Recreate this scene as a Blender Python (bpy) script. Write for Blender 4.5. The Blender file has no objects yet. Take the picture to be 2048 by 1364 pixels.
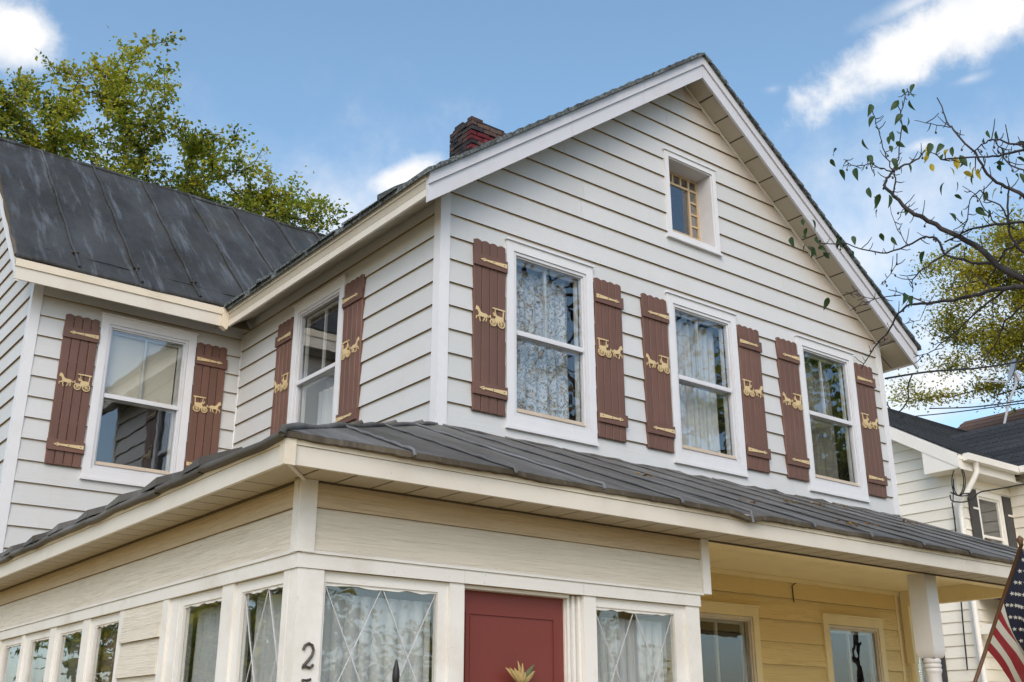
import bpy, math, random
import numpy as np
from mathutils import Matrix, Vector
R = math.radians
scene = bpy.context.scene
col = scene.collection

# ------------------------------------------------------------------ camera
CAM = np.array([-4.5404, -6.7255, 1.60]); FPX = 2175.92; YAW, PITCH, ROLL = R(38.1116), R(19.9653), R(-0.0871)
_f = np.array([math.sin(YAW)*math.cos(PITCH), math.cos(YAW)*math.cos(PITCH), math.sin(PITCH)])
_r = np.array([math.cos(YAW), -math.sin(YAW), 0.0]); _u = np.cross(_r, _f)
CR = math.cos(ROLL)*_r + math.sin(ROLL)*_u; CU = -math.sin(ROLL)*_r + math.cos(ROLL)*_u; CF = _f
cd = bpy.data.cameras.new('camera'); cam = bpy.data.objects.new('camera', cd); col.objects.link(cam)
cd.sensor_width = 36.0; cd.lens = FPX/2048*36.0; cd.clip_start = 0.05; cd.clip_end = 3000
cam.matrix_world = Matrix(((CR[0], CU[0], -CF[0], CAM[0]), (CR[1], CU[1], -CF[1], CAM[1]), (CR[2], CU[2], -CF[2], CAM[2]), (0, 0, 0, 1)))
scene.camera = cam

# ------------------------------------------------------------------ light: soft high daylight in front of the house, blue sky with scattered cloud
SUN_AZ, SUN_EL = (-0.66, -0.75), R(40)          # horizontal direction towards the light, elevation
SUN_STRENGTH, SUN_ANGLE, SKY_STRENGTH, EXPOSURE = 0.80, R(45), 0.15, 0.74
world = bpy.data.worlds.new('World'); scene.world = world; world.use_nodes = True
def rays(px, py):
    v = ((px-1024)/FPX)*CR - ((py-682)/FPX)*CU + CF
    return v/np.linalg.norm(v)
def build_world():
    nt = world.node_tree; nt.nodes.clear(); N = nt.nodes.new; L = nt.links.new
    out = N('ShaderNodeOutputWorld'); bg = N('ShaderNodeBackground'); bg.inputs['Strength'].default_value = SKY_STRENGTH
    sky = N('ShaderNodeTexSky'); sky.sky_type = 'NISHITA'; sky.sun_disc = False
    sky.sun_elevation = SUN_EL; sky.sun_rotation = math.atan2(SUN_AZ[0], SUN_AZ[1])
    sky.air_density = 1.0; sky.dust_density = 2.0; sky.ozone_density = 2.0; sky.altitude = 50
    tc = N('ShaderNodeTexCoord')
    nz = N('ShaderNodeTexNoise'); nz.inputs['Scale'].default_value = 10.0; nz.inputs['Detail'].default_value = 9; nz.inputs['Roughness'].default_value = 0.62
    L(tc.outputs['Generated'], nz.inputs['Vector'])
    # the sky's clouds: (direction, long axis half width, short half width, tilt, density)
    clouds = []
    for px, py, ra, rb, tilt, den in [(40, 62, 88, 78, 0, 1.2), (815, 350, 115, 42, 22, 1.0), (1830, 95, 290, 78, 15, 1.6), (1960, 45, 190, 90, 18, 1.4), (1755, 172, 130, 30, 8, 0.8),
                              (1820, 8, 150, 30, 12, 0.55), (1940, 158, 60, 16, 5, 0.5), (1845, 290, 62, 20, 5, 0.55), (1545, 178, 30, 14, 0, 0.35), (1900, 760, 420, 120, 4, 0.75), (1980, 600, 560, 210, 6, 0.62), (560, 520, 620, 330, 8, 0.55), (1650, 520, 620, 330, 8, 0.50)]:
        clouds.append((rays(px, py), ra/FPX, rb/FPX, R(tilt), den))
    rnd = random.Random(5)
    for i in range(9):
        a = rnd.uniform(0, 6.283); e = rnd.uniform(0.12, 0.9)
        d = np.array([math.cos(a)*math.cos(e), math.sin(a)*math.cos(e), math.sin(e)])
        if d @ CF > 0.80: continue
        clouds.append((d, rnd.uniform(0.05, 0.16), rnd.uniform(0.02, 0.055), R(rnd.uniform(0, 25)), rnd.uniform(0.5, 1.2)))
    def M(op, a, b=None, c=None):
        n = N('ShaderNodeMath'); n.operation = op
        for i, v in enumerate((a, b, c)):
            if v is None: continue
            if isinstance(v, (int, float)): n.inputs[i].default_value = v
            else: L(v, n.inputs[i])
        return n.outputs[0]
    def DOT(v):
        n = N('ShaderNodeVectorMath'); n.operation = 'DOT_PRODUCT'; L(tc.outputs['Generated'], n.inputs[0]); n.inputs[1].default_value = tuple(float(q) for q in v)
        return n.outputs['Value']
    total = None
    warp = M('MULTIPLY', M('SUBTRACT', nz.outputs['Fac'], 0.5), 2.3)
    for d, ra, rb, tilt, den in clouds:
        h = np.cross(d, [0, 0, 1.0]); h /= np.linalg.norm(h); w = np.cross(h, d)
        a = math.cos(tilt)*h + math.sin(tilt)*w; b = -math.sin(tilt)*h + math.cos(tilt)*w
        u = M('MULTIPLY', DOT(a), 1/ra); v = M('MULTIPLY', DOT(b), 1/rb)
        s = M('SQRT', M('ADD', M('MULTIPLY', u, u), M('MULTIPLY', v, v)))
        front = M('GREATER_THAN', DOT(d), 0.2)
        k = M('MULTIPLY', M('MAXIMUM', M('SUBTRACT', M('ADD', 1.05, warp), s), 0.0), den)
        k = M('MULTIPLY', k, front)
        total = k if total is None else M('MAXIMUM', total, k)
    fac = N('ShaderNodeMapRange'); fac.interpolation_type = 'SMOOTHSTEP'; L(total, fac.inputs['Value']); fac.inputs['From Max'].default_value = 0.95
    mix = N('ShaderNodeMix'); mix.data_type = 'RGBA'; L(M('MULTIPLY', fac.outputs['Result'], 0.93), mix.inputs['Factor'])
    hsv = N('ShaderNodeHueSaturation'); hsv.inputs['Saturation'].default_value = 1.0; hsv.inputs['Value'].default_value = 1.0
    hsv.inputs['Hue'].default_value = 0.488; L(sky.outputs['Color'], hsv.inputs['Color']); L(hsv.outputs['Color'], mix.inputs['A'])
    nz2 = N('ShaderNodeTexNoise'); nz2.inputs['Scale'].default_value = 16.0; nz2.inputs['Detail'].default_value = 6; L(tc.outputs['Generated'], nz2.inputs['Vector'])
    cl = N('ShaderNodeMix'); cl.data_type = 'RGBA'; cl.inputs['A'].default_value = (3.3, 3.5, 3.8, 1); cl.inputs['B'].default_value = (4.5, 4.4, 4.3, 1)
    rg = N('ShaderNodeMapRange'); L(M('ADD', nz2.outputs['Fac'], M('MULTIPLY', total, 0.25)), rg.inputs['Value']); rg.inputs['From Min'].default_value = 0.38; rg.inputs['From Max'].default_value = 0.75
    L(rg.outputs['Result'], cl.inputs['Factor']); L(cl.outputs['Result'], mix.inputs['B'])
    L(mix.outputs['Result'], bg.inputs['Color']); L(bg.outputs['Background'], out.inputs['Surface'])
build_world()
sl = bpy.data.lights.new('sun', 'SUN'); sl.energy = SUN_STRENGTH; sl.angle = SUN_ANGLE; sl.color = (1.0, 0.87, 0.69)
sun = bpy.data.objects.new('sun', sl); col.objects.link(sun)
_sd = Vector((SUN_AZ[0]*math.cos(SUN_EL), SUN_AZ[1]*math.cos(SUN_EL), math.sin(SUN_EL)))
sun.rotation_euler = _sd.to_track_quat('Z', 'Y').to_euler(); sun.location = (-10, -20, 20)
scene.view_settings.view_transform = 'Standard'; scene.view_settings.look = 'None'; scene.view_settings.gamma = 1.0
scene.view_settings.exposure = EXPOSURE; scene.view_settings.use_curve_mapping = False
scene.cycles.max_bounces = 8; scene.cycles.transparent_max_bounces = 16; scene.cycles.diffuse_bounces = 4
scene.cycles.caustics_reflective = False; scene.cycles.caustics_refractive = False
scene.cycles.sample_clamp_indirect = 4.0
try: scene.cycles.use_denoising = True
except Exception: pass

# ------------------------------------------------------------------ helpers
def at(px, py, axis, val):
    """point of the place seen at a pixel of the 2048-wide photograph, on the plane axis = val"""
    v = ((px-1024)/FPX)*CR - ((py-682)/FPX)*CU + CF
    return CAM + v*((val-CAM[axis])/v[axis])
def atd(px, py, dist):
    return CAM + rays(px, py)*dist
class MB:
    def __init__(s): s.v = []; s.f = []; s.m = []; s.sm = False
    def add(s, vs, fs, m=0):
        o = len(s.v); s.v += [tuple(map(float, q)) for q in vs]; s.f += [tuple(i+o for i in f) for f in fs]; s.m += [m]*len(fs); return s
    def box(s, x0, x1, y0, y1, z0, z1, m=0):
        return s.add([(x0,y0,z0),(x1,y0,z0),(x1,y1,z0),(x0,y1,z0),(x0,y0,z1),(x1,y0,z1),(x1,y1,z1),(x0,y1,z1)],
                     [(0,3,2,1),(4,5,6,7),(0,1,5,4),(1,2,6,5),(2,3,7,6),(3,0,4,7)], m)
    def frame(s, x0, x1, z0, z1, w, y0, y1, m=0, b=None, t=None):
        b = w if b is None else b; t = w if t is None else t
        s.box(x0, x0+w, y0, y1, z0, z1, m); s.box(x1-w, x1, y0, y1, z0, z1, m)
        s.box(x0+w, x1-w, y0, y1, z0, z0+b, m); return s.box(x0+w, x1-w, y0, y1, z1-t, z1, m)
    def prism(s, poly, y0, y1, m=0, axis='y'):
        """poly in (x,z), extruded along y (axis='y'); (y,z) along x (axis='x'); (x,y) along z"""
        n = len(poly)
        P = {'y': lambda a, b, c: (a, c, b), 'x': lambda a, b, c: (c, a, b), 'z': lambda a, b, c: (a, b, c)}[axis]
        vs = [P(a, b, y0) for a, b in poly] + [P(a, b, y1) for a, b in poly]
        return s.add(vs, [tuple(range(n)), tuple(range(2*n-1, n-1, -1))] + [(i, i+n, (i+1) % n+n, (i+1) % n) for i in range(n)], m)
    def tube(s, pts, rad, n=6, m=0, cap=True):
        pts = [np.array(p, float) for p in pts]
        if not hasattr(rad, '__len__'): rad = [rad]*len(pts)
        o = len(s.v); ref = None
        for i, p in enumerate(pts):
            d = pts[min(i+1, len(pts)-1)] - pts[max(i-1, 0)]; d = d/(np.linalg.norm(d)+1e-9)
            if ref is None: ref = np.array([0, 0, 1.0]) if abs(d[2]) < .9 else np.array([1.0, 0, 0])
            a = np.cross(d, ref); a /= np.linalg.norm(a)+1e-9; b = np.cross(a, d); ref = b
            for k in range(n):
                t = 2*math.pi*k/n; s.v.append(tuple(p + rad[i]*(math.cos(t)*a + math.sin(t)*b)))
        for i in range(len(pts)-1):
            for k in range(n):
                s.f.append((o+i*n+k, o+i*n+(k+1) % n, o+(i+1)*n+(k+1) % n, o+(i+1)*n+k)); s.m.append(m)
        if cap:
            s.f.append(tuple(o+k for k in range(n))); s.m.append(m); s.f.append(tuple(o+(len(pts)-1)*n+k for k in range(n-1, -1, -1))); s.m.append(m)
        return s
    def lathe(s, prof, c=(0, 0), n=20, m=0):
        o = len(s.v)
        for r, z in prof:
            for k in range(n): s.v.append((c[0]+r*math.cos(2*math.pi*k/n), c[1]+r*math.sin(2*math.pi*k/n), z))
        for i in range(len(prof)-1):
            for k in range(n): s.f.append((o+i*n+k, o+i*n+(k+1) % n, o+(i+1)*n+(k+1) % n, o+(i+1)*n+k)); s.m.append(m)
        return s
    def grid(s, P, m=0):
        """P: array (a,b,3)"""
        a, b = P.shape[:2]; o = len(s.v); s.v += [tuple(map(float, q)) for q in P.reshape(-1, 3)]
        for i in range(a-1):
            for j in range(b-1): s.f.append((o+i*b+j, o+(i+1)*b+j, o+(i+1)*b+j+1, o+i*b+j+1)); s.m.append(m)
        return s
    def mesh(s, name, mats, smooth=False):
        me = bpy.data.meshes.new(name); me.from_pydata(s.v, [], s.f)
        for q in (mats if isinstance(mats, (list, tuple)) else [mats]): me.materials.append(q)
        if any(s.m): me.polygons.foreach_set('material_index', s.m)
        if smooth or s.sm: me.polygons.foreach_set('use_smooth', [True]*len(s.f))
        me.update(); return me
def link(name, data, parent=None, loc=None, rz=None):
    o = bpy.data.objects.new(name, data); col.objects.link(o)
    if parent is not None: o.parent = parent
    if loc is not None: o.location = loc
    if rz is not None: o.rotation_euler = (0, 0, rz)
    return o
def part(name, mb, mats, parent, loc=None, rz=None, smooth=False):
    return link(name, mb.mesh(name, mats, smooth), parent, loc, rz)
def tag(o, label, cat, group=None, kind=None):
    o['label'] = label; o['category'] = cat
    if group: o['group'] = group
    if kind: o['kind'] = kind
    return o
def empty(name, parent=None, loc=None, rz=None): return link(name, None, parent, loc, rz)

# ------------------------------------------------------------------ materials
class Mat:
    def __init__(s, name, color, rough=0.6, spec=0.5, metal=0.0):
        s.m = bpy.data.materials.new(name); s.m.use_nodes = True; s.nt = s.m.node_tree
        s.b = s.nt.nodes['Principled BSDF']; s.b.inputs['Base Color'].default_value = (*color, 1)
        s.b.inputs['Roughness'].default_value = rough; s.b.inputs['Metallic'].default_value = metal; s.b.inputs['Specular IOR Level'].default_value = spec
        s.color = color; s.cur = None; s.h = None; s.tcn = None
    def N(s, t): return s.nt.nodes.new(t)
    def L(s, a, b): s.nt.links.new(a, b)
    def coord(s, scale=(1, 1, 1), obj=False, rot=(0, 0, 0)):
        if s.tcn is None: s.tcn = s.N('ShaderNodeTexCoord'); s.geo = s.N('ShaderNodeNewGeometry')
        mp = s.N('ShaderNodeMapping'); mp.inputs['Scale'].default_value = scale; mp.inputs['Rotation'].default_value = rot
        s.L(s.tcn.outputs['Object'] if obj else s.geo.outputs['Position'], mp.inputs['Vector']); return mp.outputs['Vector']
    def noise(s, scale, detail=4, rough=0.5, vec=None, dist=0.0):
        n = s.N('ShaderNodeTexNoise'); n.inputs['Scale'].default_value = scale; n.inputs['Detail'].default_value = detail; n.inputs['Roughness'].default_value = rough; n.inputs['Distortion'].default_value = dist
        s.L(vec if vec is not None else s.coord(), n.inputs['Vector']); return n.outputs['Fac']
    def ramp(s, fac, lo, hi):
        r = s.N('ShaderNodeMapRange'); r.inputs['From Min'].default_value = lo; r.inputs['From Max'].default_value = hi; s.L(fac, r.inputs['Value']); return r.outputs['Result']
    def math(s, op, a, b):
        n = s.N('ShaderNodeMath'); n.operation = op
        for i, v in enumerate((a, b)):
            if isinstance(v, (int, float)): n.inputs[i].default_value = v
            else: s.L(v, n.inputs[i])
        return n.outputs[0]
    def mix(s, fac, color, blend='MIX', amount=1.0):
        n = s.N('ShaderNodeMix'); n.data_type = 'RGBA'; n.blend_type = blend
        if s.cur is None: n.inputs['A'].default_value = (*s.color, 1)
        else: s.L(s.cur, n.inputs['A'])
        n.inputs['B'].default_value = (*color, 1)
        s.L(s.math('MULTIPLY', fac, amount) if amount != 1.0 else fac, n.inputs['Factor'])
        s.cur = n.outputs['Result']; s.L(s.cur, s.b.inputs['Base Color']); return s
    def bump(s, h, strength=0.3, dist=0.01):
        n = s.N('ShaderNodeBump'); n.inputs['Strength'].default_value = strength; n.inputs['Distance'].default_value = dist; s.L(h, n.inputs['Height'])
        if s.h is not None: s.L(s.h, n.inputs['Normal'])
        s.h = n.outputs['Normal']; s.L(s.h, s.b.inputs['Normal']); return s
    def rough(s, fac, lo, hi):
        r = s.N('ShaderNodeMapRange'); r.inputs['To Min'].default_value = lo; r.inputs['To Max'].default_value = hi; s.L(fac, r.inputs['Value']); s.L(r.outputs['Result'], s.b.inputs['Roughness']); return s
    def island(s):
        if s.tcn is None: s.coord()
        return s.geo.outputs['Random Per Island']
    def objrand(s):
        n = s.N('ShaderNodeObjectInfo'); return n.outputs['Random']
def srgb(r, g, b):
    f = lambda c: (c/255/12.92 if c/255 <= .04045 else ((c/255+.055)/1.055)**2.4)
    return (f(r), f(g), f(b))
def siding(name, color, grain=0.25, dirt=(0.42, 0.34, 0.22), dirt_amt=0.35):
    m = Mat(name, color, 0.55, 0.3)
    g = m.noise(1.0, 3, 0.55, m.coord((1.6, 1.6, 62)), 2.2)          # embossed wood grain runs along the board
    if grain > 0.5: m.mix(m.ramp(g, 0.47, 0.36), (color[0]*0.45, color[1]*0.40, color[2]*0.34), amount=0.34)   # darker colour in the grooves of the grain
    m.mix(m.ramp(m.noise(1.3, 5, 0.6), 0.48, 0.8), dirt, amount=dirt_amt*0.6)
    m.mix(m.ramp(m.noise(1, 3, 0.6, m.coord((9, 9, 1.2))), 0.56, 0.8), dirt, amount=dirt_amt*0.5)
    m.mix(m.ramp(m.noise(70, 2, 0.5), 0.735, 0.76), (0.12, 0.09, 0.06), amount=0.7)
    m.mix(m.ramp(m.objrand(), 0, 1), (color[0]*0.90, color[1]*0.90, color[2]*0.88))
    m.bump(g, grain, 0.008); m.bump(m.noise(3.0, 2), 0.10, 0.02)
    return m.m
def painted(name, color, rough=0.5, dirt_amt=0.3, bump=0.08, dirt=(0.38, 0.29, 0.18)):
    m = Mat(name, color, rough, 0.35)
    m.mix(m.ramp(m.noise(2.1, 6, 0.65), 0.5, 0.8), dirt, amount=dirt_amt)
    m.mix(m.ramp(m.noise(38, 3, 0.6), 0.68, 0.76), (dirt[0]*.5, dirt[1]*.5, dirt[2]*.5), amount=dirt_amt)
    m.bump(m.noise(24, 4), bump, 0.01); return m.m
M = {}
M['siding'] = siding('white_siding', (0.585, 0.60, 0.61))
def rake_tint(mat):
    # tan tint on the gable boards below the right-hand rake, fading downward
    m = Mat.__new__(Mat); m.m = mat; m.nt = mat.node_tree; m.b = m.nt.nodes['Principled BSDF']; m.tcn = None; m.h = None
    m.cur = m.b.inputs['Base Color'].links[0].from_socket; m.color = (0, 0, 0); m.coord()
    sx = m.N('ShaderNodeSeparateXYZ'); m.L(m.geo.outputs['Position'], sx.inputs[0])
    d = m.math('SUBTRACT', 8.13+0.745*3.05, m.math('ADD', sx.outputs['Z'], m.math('MULTIPLY', sx.outputs['X'], 0.745)))
    d = m.math('ADD', d, m.math('MULTIPLY', m.noise(2.6, 5, 0.6), 0.55))
    k = m.math('MULTIPLY', m.ramp(d, 0.72, 0.24), m.math('MULTIPLY', m.math('GREATER_THAN', sx.outputs['X'], 3.05), m.math('LESS_THAN', sx.outputs['Y'], 0.05)))
    m.mix(k, (0.56, 0.42, 0.27), amount=0.6)
rake_tint(M['siding'])
M['lap_tan'] = painted('tan_strip_under_lap', (0.52, 0.44, 0.32), 0.7, 0.3)  # tan strip along the top of each board
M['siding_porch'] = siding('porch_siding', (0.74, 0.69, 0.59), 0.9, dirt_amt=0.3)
M['siding_eave_shade'] = siding('eave_shade_tan_siding', (0.62, 0.51, 0.35), 0.9, (0.30, 0.20, 0.10), 0.4)  # tan of the soffit's shade put into the top frieze board's colour
M['siding_porch_shade'] = siding('porch_shade_yellow_siding', (0.90, 0.70, 0.33), 0.8, (0.50, 0.34, 0.12), 0.2)  # the open porch's warm shade painted into its wall colour
M['lap_edge'] = painted('brown_board_edge', (0.19, 0.14, 0.08), 0.9, 0.5)  # brown colour for the underside of each board's lip
M['trim'] = painted('white_trim', (0.68, 0.69, 0.71), 0.45, 0.16)
M['trim_old'] = painted('weathered_white_trim', (0.76, 0.75, 0.71), 0.55, 0.4, 0.15)
M['fascia'] = painted('fascia_metal', (0.66, 0.62, 0.54), 0.4, 0.3)
M['rake'] = painted('rake_metal', (0.56, 0.57, 0.61), 0.35, 0.2)
M['fascia_cream'] = painted('fascia_cream_edge', (0.70, 0.63, 0.50), 0.45, 0.45)
M['soffit'] = painted('soffit_panel', (0.44, 0.395, 0.31), 0.5, 0.35)
M['soffit_line'] = painted('soffit_groove', (0.10, 0.08, 0.05), 0.9, 0.1)
M['ceiling'] = painted('porch_ceiling_paint', (0.88, 0.75, 0.44), 0.55, 0.25)
M['post'] = painted('post_paint', (0.66, 0.66, 0.65), 0.4, 0.2)
M['storm'] = painted('storm_frame_aluminium', (0.62, 0.63, 0.66), 0.35, 0.35)
M['track'] = painted('window_track', (0.55, 0.47, 0.38), 0.5, 0.5)
M['sash'] = painted('sash_paint', (0.55, 0.55, 0.53), 0.5, 0.4)
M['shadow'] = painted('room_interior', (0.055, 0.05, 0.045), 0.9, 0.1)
def shutter_mat():
    m = Mat('brown_shutter_vinyl', srgb(110, 79, 67), 0.5, 0.35)
    m.mix(m.ramp(m.noise(1, 4, 0.6, m.coord((30, 30, 2.0))), 0.4, 0.75), srgb(94, 72, 63), amount=0.8)
    m.mix(m.ramp(m.noise(2.0, 4), 0.5, 0.8), srgb(146, 112, 100), amount=0.35)
    m.mix(m.ramp(m.objrand(), 0, 1), srgb(92, 70, 61), amount=0.45)
    m.bump(m.noise(1, 4, 0.6, m.coord((60, 60, 4))), 0.3, 0.003); return m.m
M['shutter'] = shutter_mat()
M['brass'] = painted('cream_brass', srgb(206, 184, 140), 0.4, 0.35)
def glass_mat():
    m = bpy.data.materials.new('window_glass'); m.use_nodes = True; nt = m.node_tree; nt.nodes.clear(); N = nt.nodes.new; L = nt.links.new
    out = N('ShaderNodeOutputMaterial'); mx = N('ShaderNodeMixShader'); tr = N('ShaderNodeBsdfTransparent'); gl = N('ShaderNodeBsdfGlossy')
    tr.inputs['Color'].default_value = (0.95, 0.965, 0.965, 1); gl.inputs['Roughness'].default_value = 0.0; gl.inputs['Color'].default_value = (0.95, 0.97, 1, 1)
    lw = N('ShaderNodeLayerWeight'); lw.inputs['Blend'].default_value = 0.5
    pw = N('ShaderNodeMath'); pw.operation = 'POWER'; L(lw.outputs['Facing'], pw.inputs[0]); pw.inputs[1].default_value = 4.0
    mu = N('ShaderNodeMath'); mu.operation = 'MULTIPLY_ADD'; L(pw.outputs[0], mu.inputs[0]); mu.inputs[1].default_value = 0.9; mu.inputs[2].default_value = 0.09; mu.use_clamp = True
    g = N('ShaderNodeNewGeometry'); nz = N('ShaderNodeTexNoise'); nz.inputs['Scale'].default_value = 3.5; nz.inputs['Detail'].default_value = 2; L(g.outputs['Position'], nz.inputs['Vector'])
    bp = N('ShaderNodeBump'); bp.inputs['Strength'].default_value = 0.05; bp.inputs['Distance'].default_value = 0.02; L(nz.outputs['Fac'], bp.inputs['Height']); L(bp.outputs['Normal'], gl.inputs['Normal'])
    L(mu.outputs[0], mx.inputs['Fac']); L(tr.outputs[0], mx.inputs[1]); L(gl.outputs[0], mx.inputs[2]); L(mx.outputs[0], out.inputs['Surface']); return m
M['glass'] = glass_mat()
def curtain_mat(name, color, lace=False, trans=0.3):
    m = Mat(name, color, 0.9, 0.1)
    nt = m.nt; tl = m.N('ShaderNodeBsdfTranslucent'); tl.inputs['Color'].default_value = (*color, 1); tp = m.N('ShaderNodeBsdfTransparent')
    m1 = m.N('ShaderNodeMixShader'); m1.inputs[0].default_value = 0.3; m.L(m.b.outputs[0], m1.inputs[1]); m.L(tl.outputs[0], m1.inputs[2])
    m2 = m.N('ShaderNodeMixShader'); m.L(m1.outputs[0], m2.inputs[1]); m.L(tp.outputs[0], m2.inputs[2])
    if lace:
        f = m.math('MULTIPLY', m.ramp(m.noise(15, 3, 0.6, None, 3.0), 0.48, 0.58), 0.6); m.L(f, m2.inputs[0])
    else: m2.inputs[0].default_value = trans
    m.L(m2.outputs[0], nt.nodes['Material Output'].inputs['Surface']); return m.m
M['lace'] = curtain_mat('lace_curtain', (0.74, 0.76, 0.77), True)
M['sheer'] = curtain_mat('sheer_curtain', (0.86, 0.88, 0.89), False, 0.12)
M['shade'] = curtain_mat('cream_window_shade', (0.88, 0.82, 0.68), False, 0.0)
M['drape'] = curtain_mat('grey_drape', (0.30, 0.28, 0.25), False, 0.1)
def metalroof(name, c1, c2, patch):
    m = Mat(name, c1, 0.6, 0.22)
    m.mix(m.ramp(m.noise(1, 6, 0.65, m.coord((2.2, 0.9, 0.9))), 0.38, 0.68), c2)
    m.mix(m.ramp(m.noise(1, 6, 0.7, m.coord((8, 0.8, 0.8))), 0.53, 0.72), patch, amount=0.6)
    m.mix(m.ramp(m.noise(1.1, 5, 0.6), 0.56, 0.75), (0.05, 0.045, 0.025), amount=0.6)
    m.mix(m.ramp(m.noise(60, 3, 0.7), 0.6, 0.75), patch, amount=0.3)
    m.rough(m.noise(3, 4), 0.4, 0.8); m.bump(m.noise(9, 5, 0.6), 0.3, 0.02); m.bump(m.noise(90, 2), 0.2, 0.004); return m.m
M['wing_roof'] = metalroof('painted_metal_roof', (0.030, 0.029, 0.026), (0.062, 0.065, 0.067), (0.18, 0.205, 0.235))
M['porch_roof'] = metalroof('tarred_metal_roof', (0.080, 0.074, 0.064), (0.145, 0.138, 0.125), (0.27, 0.28, 0.285))
M['worn_seam'] = metalroof('worn_seam_metal', (0.11, 0.11, 0.11), (0.17, 0.175, 0.18), (0.28, 0.29, 0.30))
M['tar'] = metalroof('tar_edge', (0.055, 0.042, 0.026), (0.11, 0.09, 0.06), (0.20, 0.18, 0.15))
def shingle(name, a, b, sc=90):
    m = Mat(name, a, 0.85, 0.2)
    m.mix(m.ramp(m.noise(sc, 2, 0.6), 0.42, 0.6), b); m.mix(m.ramp(m.noise(5, 4, 0.7), 0.45, 0.7), b, amount=0.5); m.mix(m.ramp(m.objrand(), 0, 1), (a[0]*.6, a[1]*.6, a[2]*.6), amount=0.6)
    m.bump(m.noise(sc*2, 2), 0.4, 0.006); return m.m
M['shingle'] = shingle('mossy_shingle_edge', (0.045, 0.052, 0.052), (0.20, 0.23, 0.235), 45)
M['shingle_dark'] = shingle('dark_shingle', (0.018, 0.02, 0.023), (0.06, 0.066, 0.072), 40)
M['shingle_brown'] = shingle('brown_shingle', (0.16, 0.09, 0.06), (0.24, 0.15, 0.11))
def brick(name, a, b):
    m = Mat(name, a, 0.85, 0.25); m.mix(m.ramp(m.noise(14, 5, 0.7), 0.4, 0.65), b); m.mix(m.ramp(m.objrand(), 0, 1), (a[0]*.5, a[1]*.5, a[2]*.55), amount=0.7); m.bump(m.noise(40, 4), 0.6, 0.02); return m.m
M['brick_black'] = brick('tarred_brick', (0.025, 0.025, 0.03), (0.07, 0.06, 0.06))
M['brick_brown'] = brick('weathered_brick', (0.075, 0.05, 0.045), (0.14, 0.09, 0.075))
M['brick_red'] = brick('bare_red_brick', (0.17, 0.025, 0.035), (0.08, 0.02, 0.025))
M['mortar'] = brick('old_mortar', (0.03, 0.03, 0.03), (0.06, 0.055, 0.05))
M['door'] = painted('red_door_paint', srgb(118, 58, 50), 0.4, 0.25, 0.1, (0.08, 0.02, 0.02))
M['iron'] = painted('black_iron', (0.02, 0.018, 0.018), 0.45, 0.2)
M['rubber'] = painted('black_cable', (0.012, 0.012, 0.014), 0.5, 0.1)
M['nail'] = painted('dark_metal_number', (0.05, 0.045, 0.04), 0.45, 0.1)
M['nb_siding'] = siding('cream_siding', (0.90, 0.86, 0.76), 0.15, dirt_amt=0.12)
M['nb_edge'] = painted('cream_board_edge', (0.55, 0.47, 0.33), 0.7, 0.1)
M['amber'] = painted('amber_sash_wood', (0.50, 0.38, 0.24), 0.6, 0.4)
M['nb_trim'] = painted('cream_white_trim', (0.82, 0.80, 0.74), 0.45, 0.1)
M['nb_shutter'] = painted('charcoal_shutter', (0.05, 0.05, 0.05), 0.5, 0.1)
M['husk'] = painted('dried_corn_husk', (0.42, 0.31, 0.13), 0.8, 0.5, 0.4, (0.2, 0.13, 0.04))
M['husk_green'] = painted('dried_green_leaf', (0.10, 0.13, 0.06), 0.8, 0.4)
M['flag_red'] = painted('flag_red', (0.22, 0.018, 0.025), 0.8, 0.2); M['flag_white'] = painted('flag_white', (0.46, 0.46, 0.41), 0.8, 0.3); M['flag_blue'] = painted('flag_navy', (0.008, 0.011, 0.026), 0.8, 0.1)
M['wood_pole'] = painted('varnished_pole', (0.12, 0.06, 0.03), 0.5, 0.3)
M['dish'] = painted('dish_grey', (0.42, 0.43, 0.45), 0.4, 0.2)
M['numeral'] = M['nail']
M['paper'] = painted('brown_paper_cover', (0.22, 0.15, 0.11), 0.8, 0.5)
def bark(name, a, b):
    m = Mat(name, a, 0.9, 0.2); m.mix(m.ramp(m.noise(1, 5, 0.6, m.coord((14, 14, 4))), 0.4, 0.65), b); m.bump(m.noise(1, 5, 0.6, m.coord((30, 30, 8))), 0.6, 0.02); return m.m
M['bark'] = bark('dark_bark', (0.025, 0.02, 0.017), (0.06, 0.05, 0.045)); M['twig'] = bark('crabapple_bark', (0.03, 0.028, 0.03), (0.07, 0.065, 0.065))
def leafmat(name, dark, mid, yellow, trans=0.45, yl=0.5):
    m = Mat(name, mid, 0.5, 0.35)
    m.mix(m.ramp(m.noise(0.9, 3), 0.42, 0.6), dark)
    m.mix(m.ramp(m.island(), yl, 1.0), yellow, amount=0.9); m.mix(m.ramp(m.noise(0.55, 2), 0.52, 0.66), yellow, amount=0.55)
    tl = m.N('ShaderNodeBsdfTranslucent'); m.L(m.cur, tl.inputs['Color'])
    mx = m.N('ShaderNodeMixShader'); mx.inputs[0].default_value = trans; m.L(m.b.outputs[0], mx.inputs[1]); m.L(tl.outputs[0], mx.inputs[2])
    m.L(mx.outputs[0], m.nt.nodes['Material Output'].inputs['Surface']); return m.m
M['maple'] = leafmat('maple_leaf', (0.045, 0.09, 0.018), (0.22, 0.29, 0.035), (0.58, 0.53, 0.06), 0.5, 0.38)
M['locust'] = leafmat('locust_leaf', (0.10, 0.13, 0.025), (0.30, 0.30, 0.04), (0.60, 0.52, 0.06), trans=0.5, yl=0.3)
M['autumn'] = leafmat('autumn_leaf', (0.10, 0.07, 0.015), (0.22, 0.13, 0.02), (0.45, 0.30, 0.03))
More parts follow.
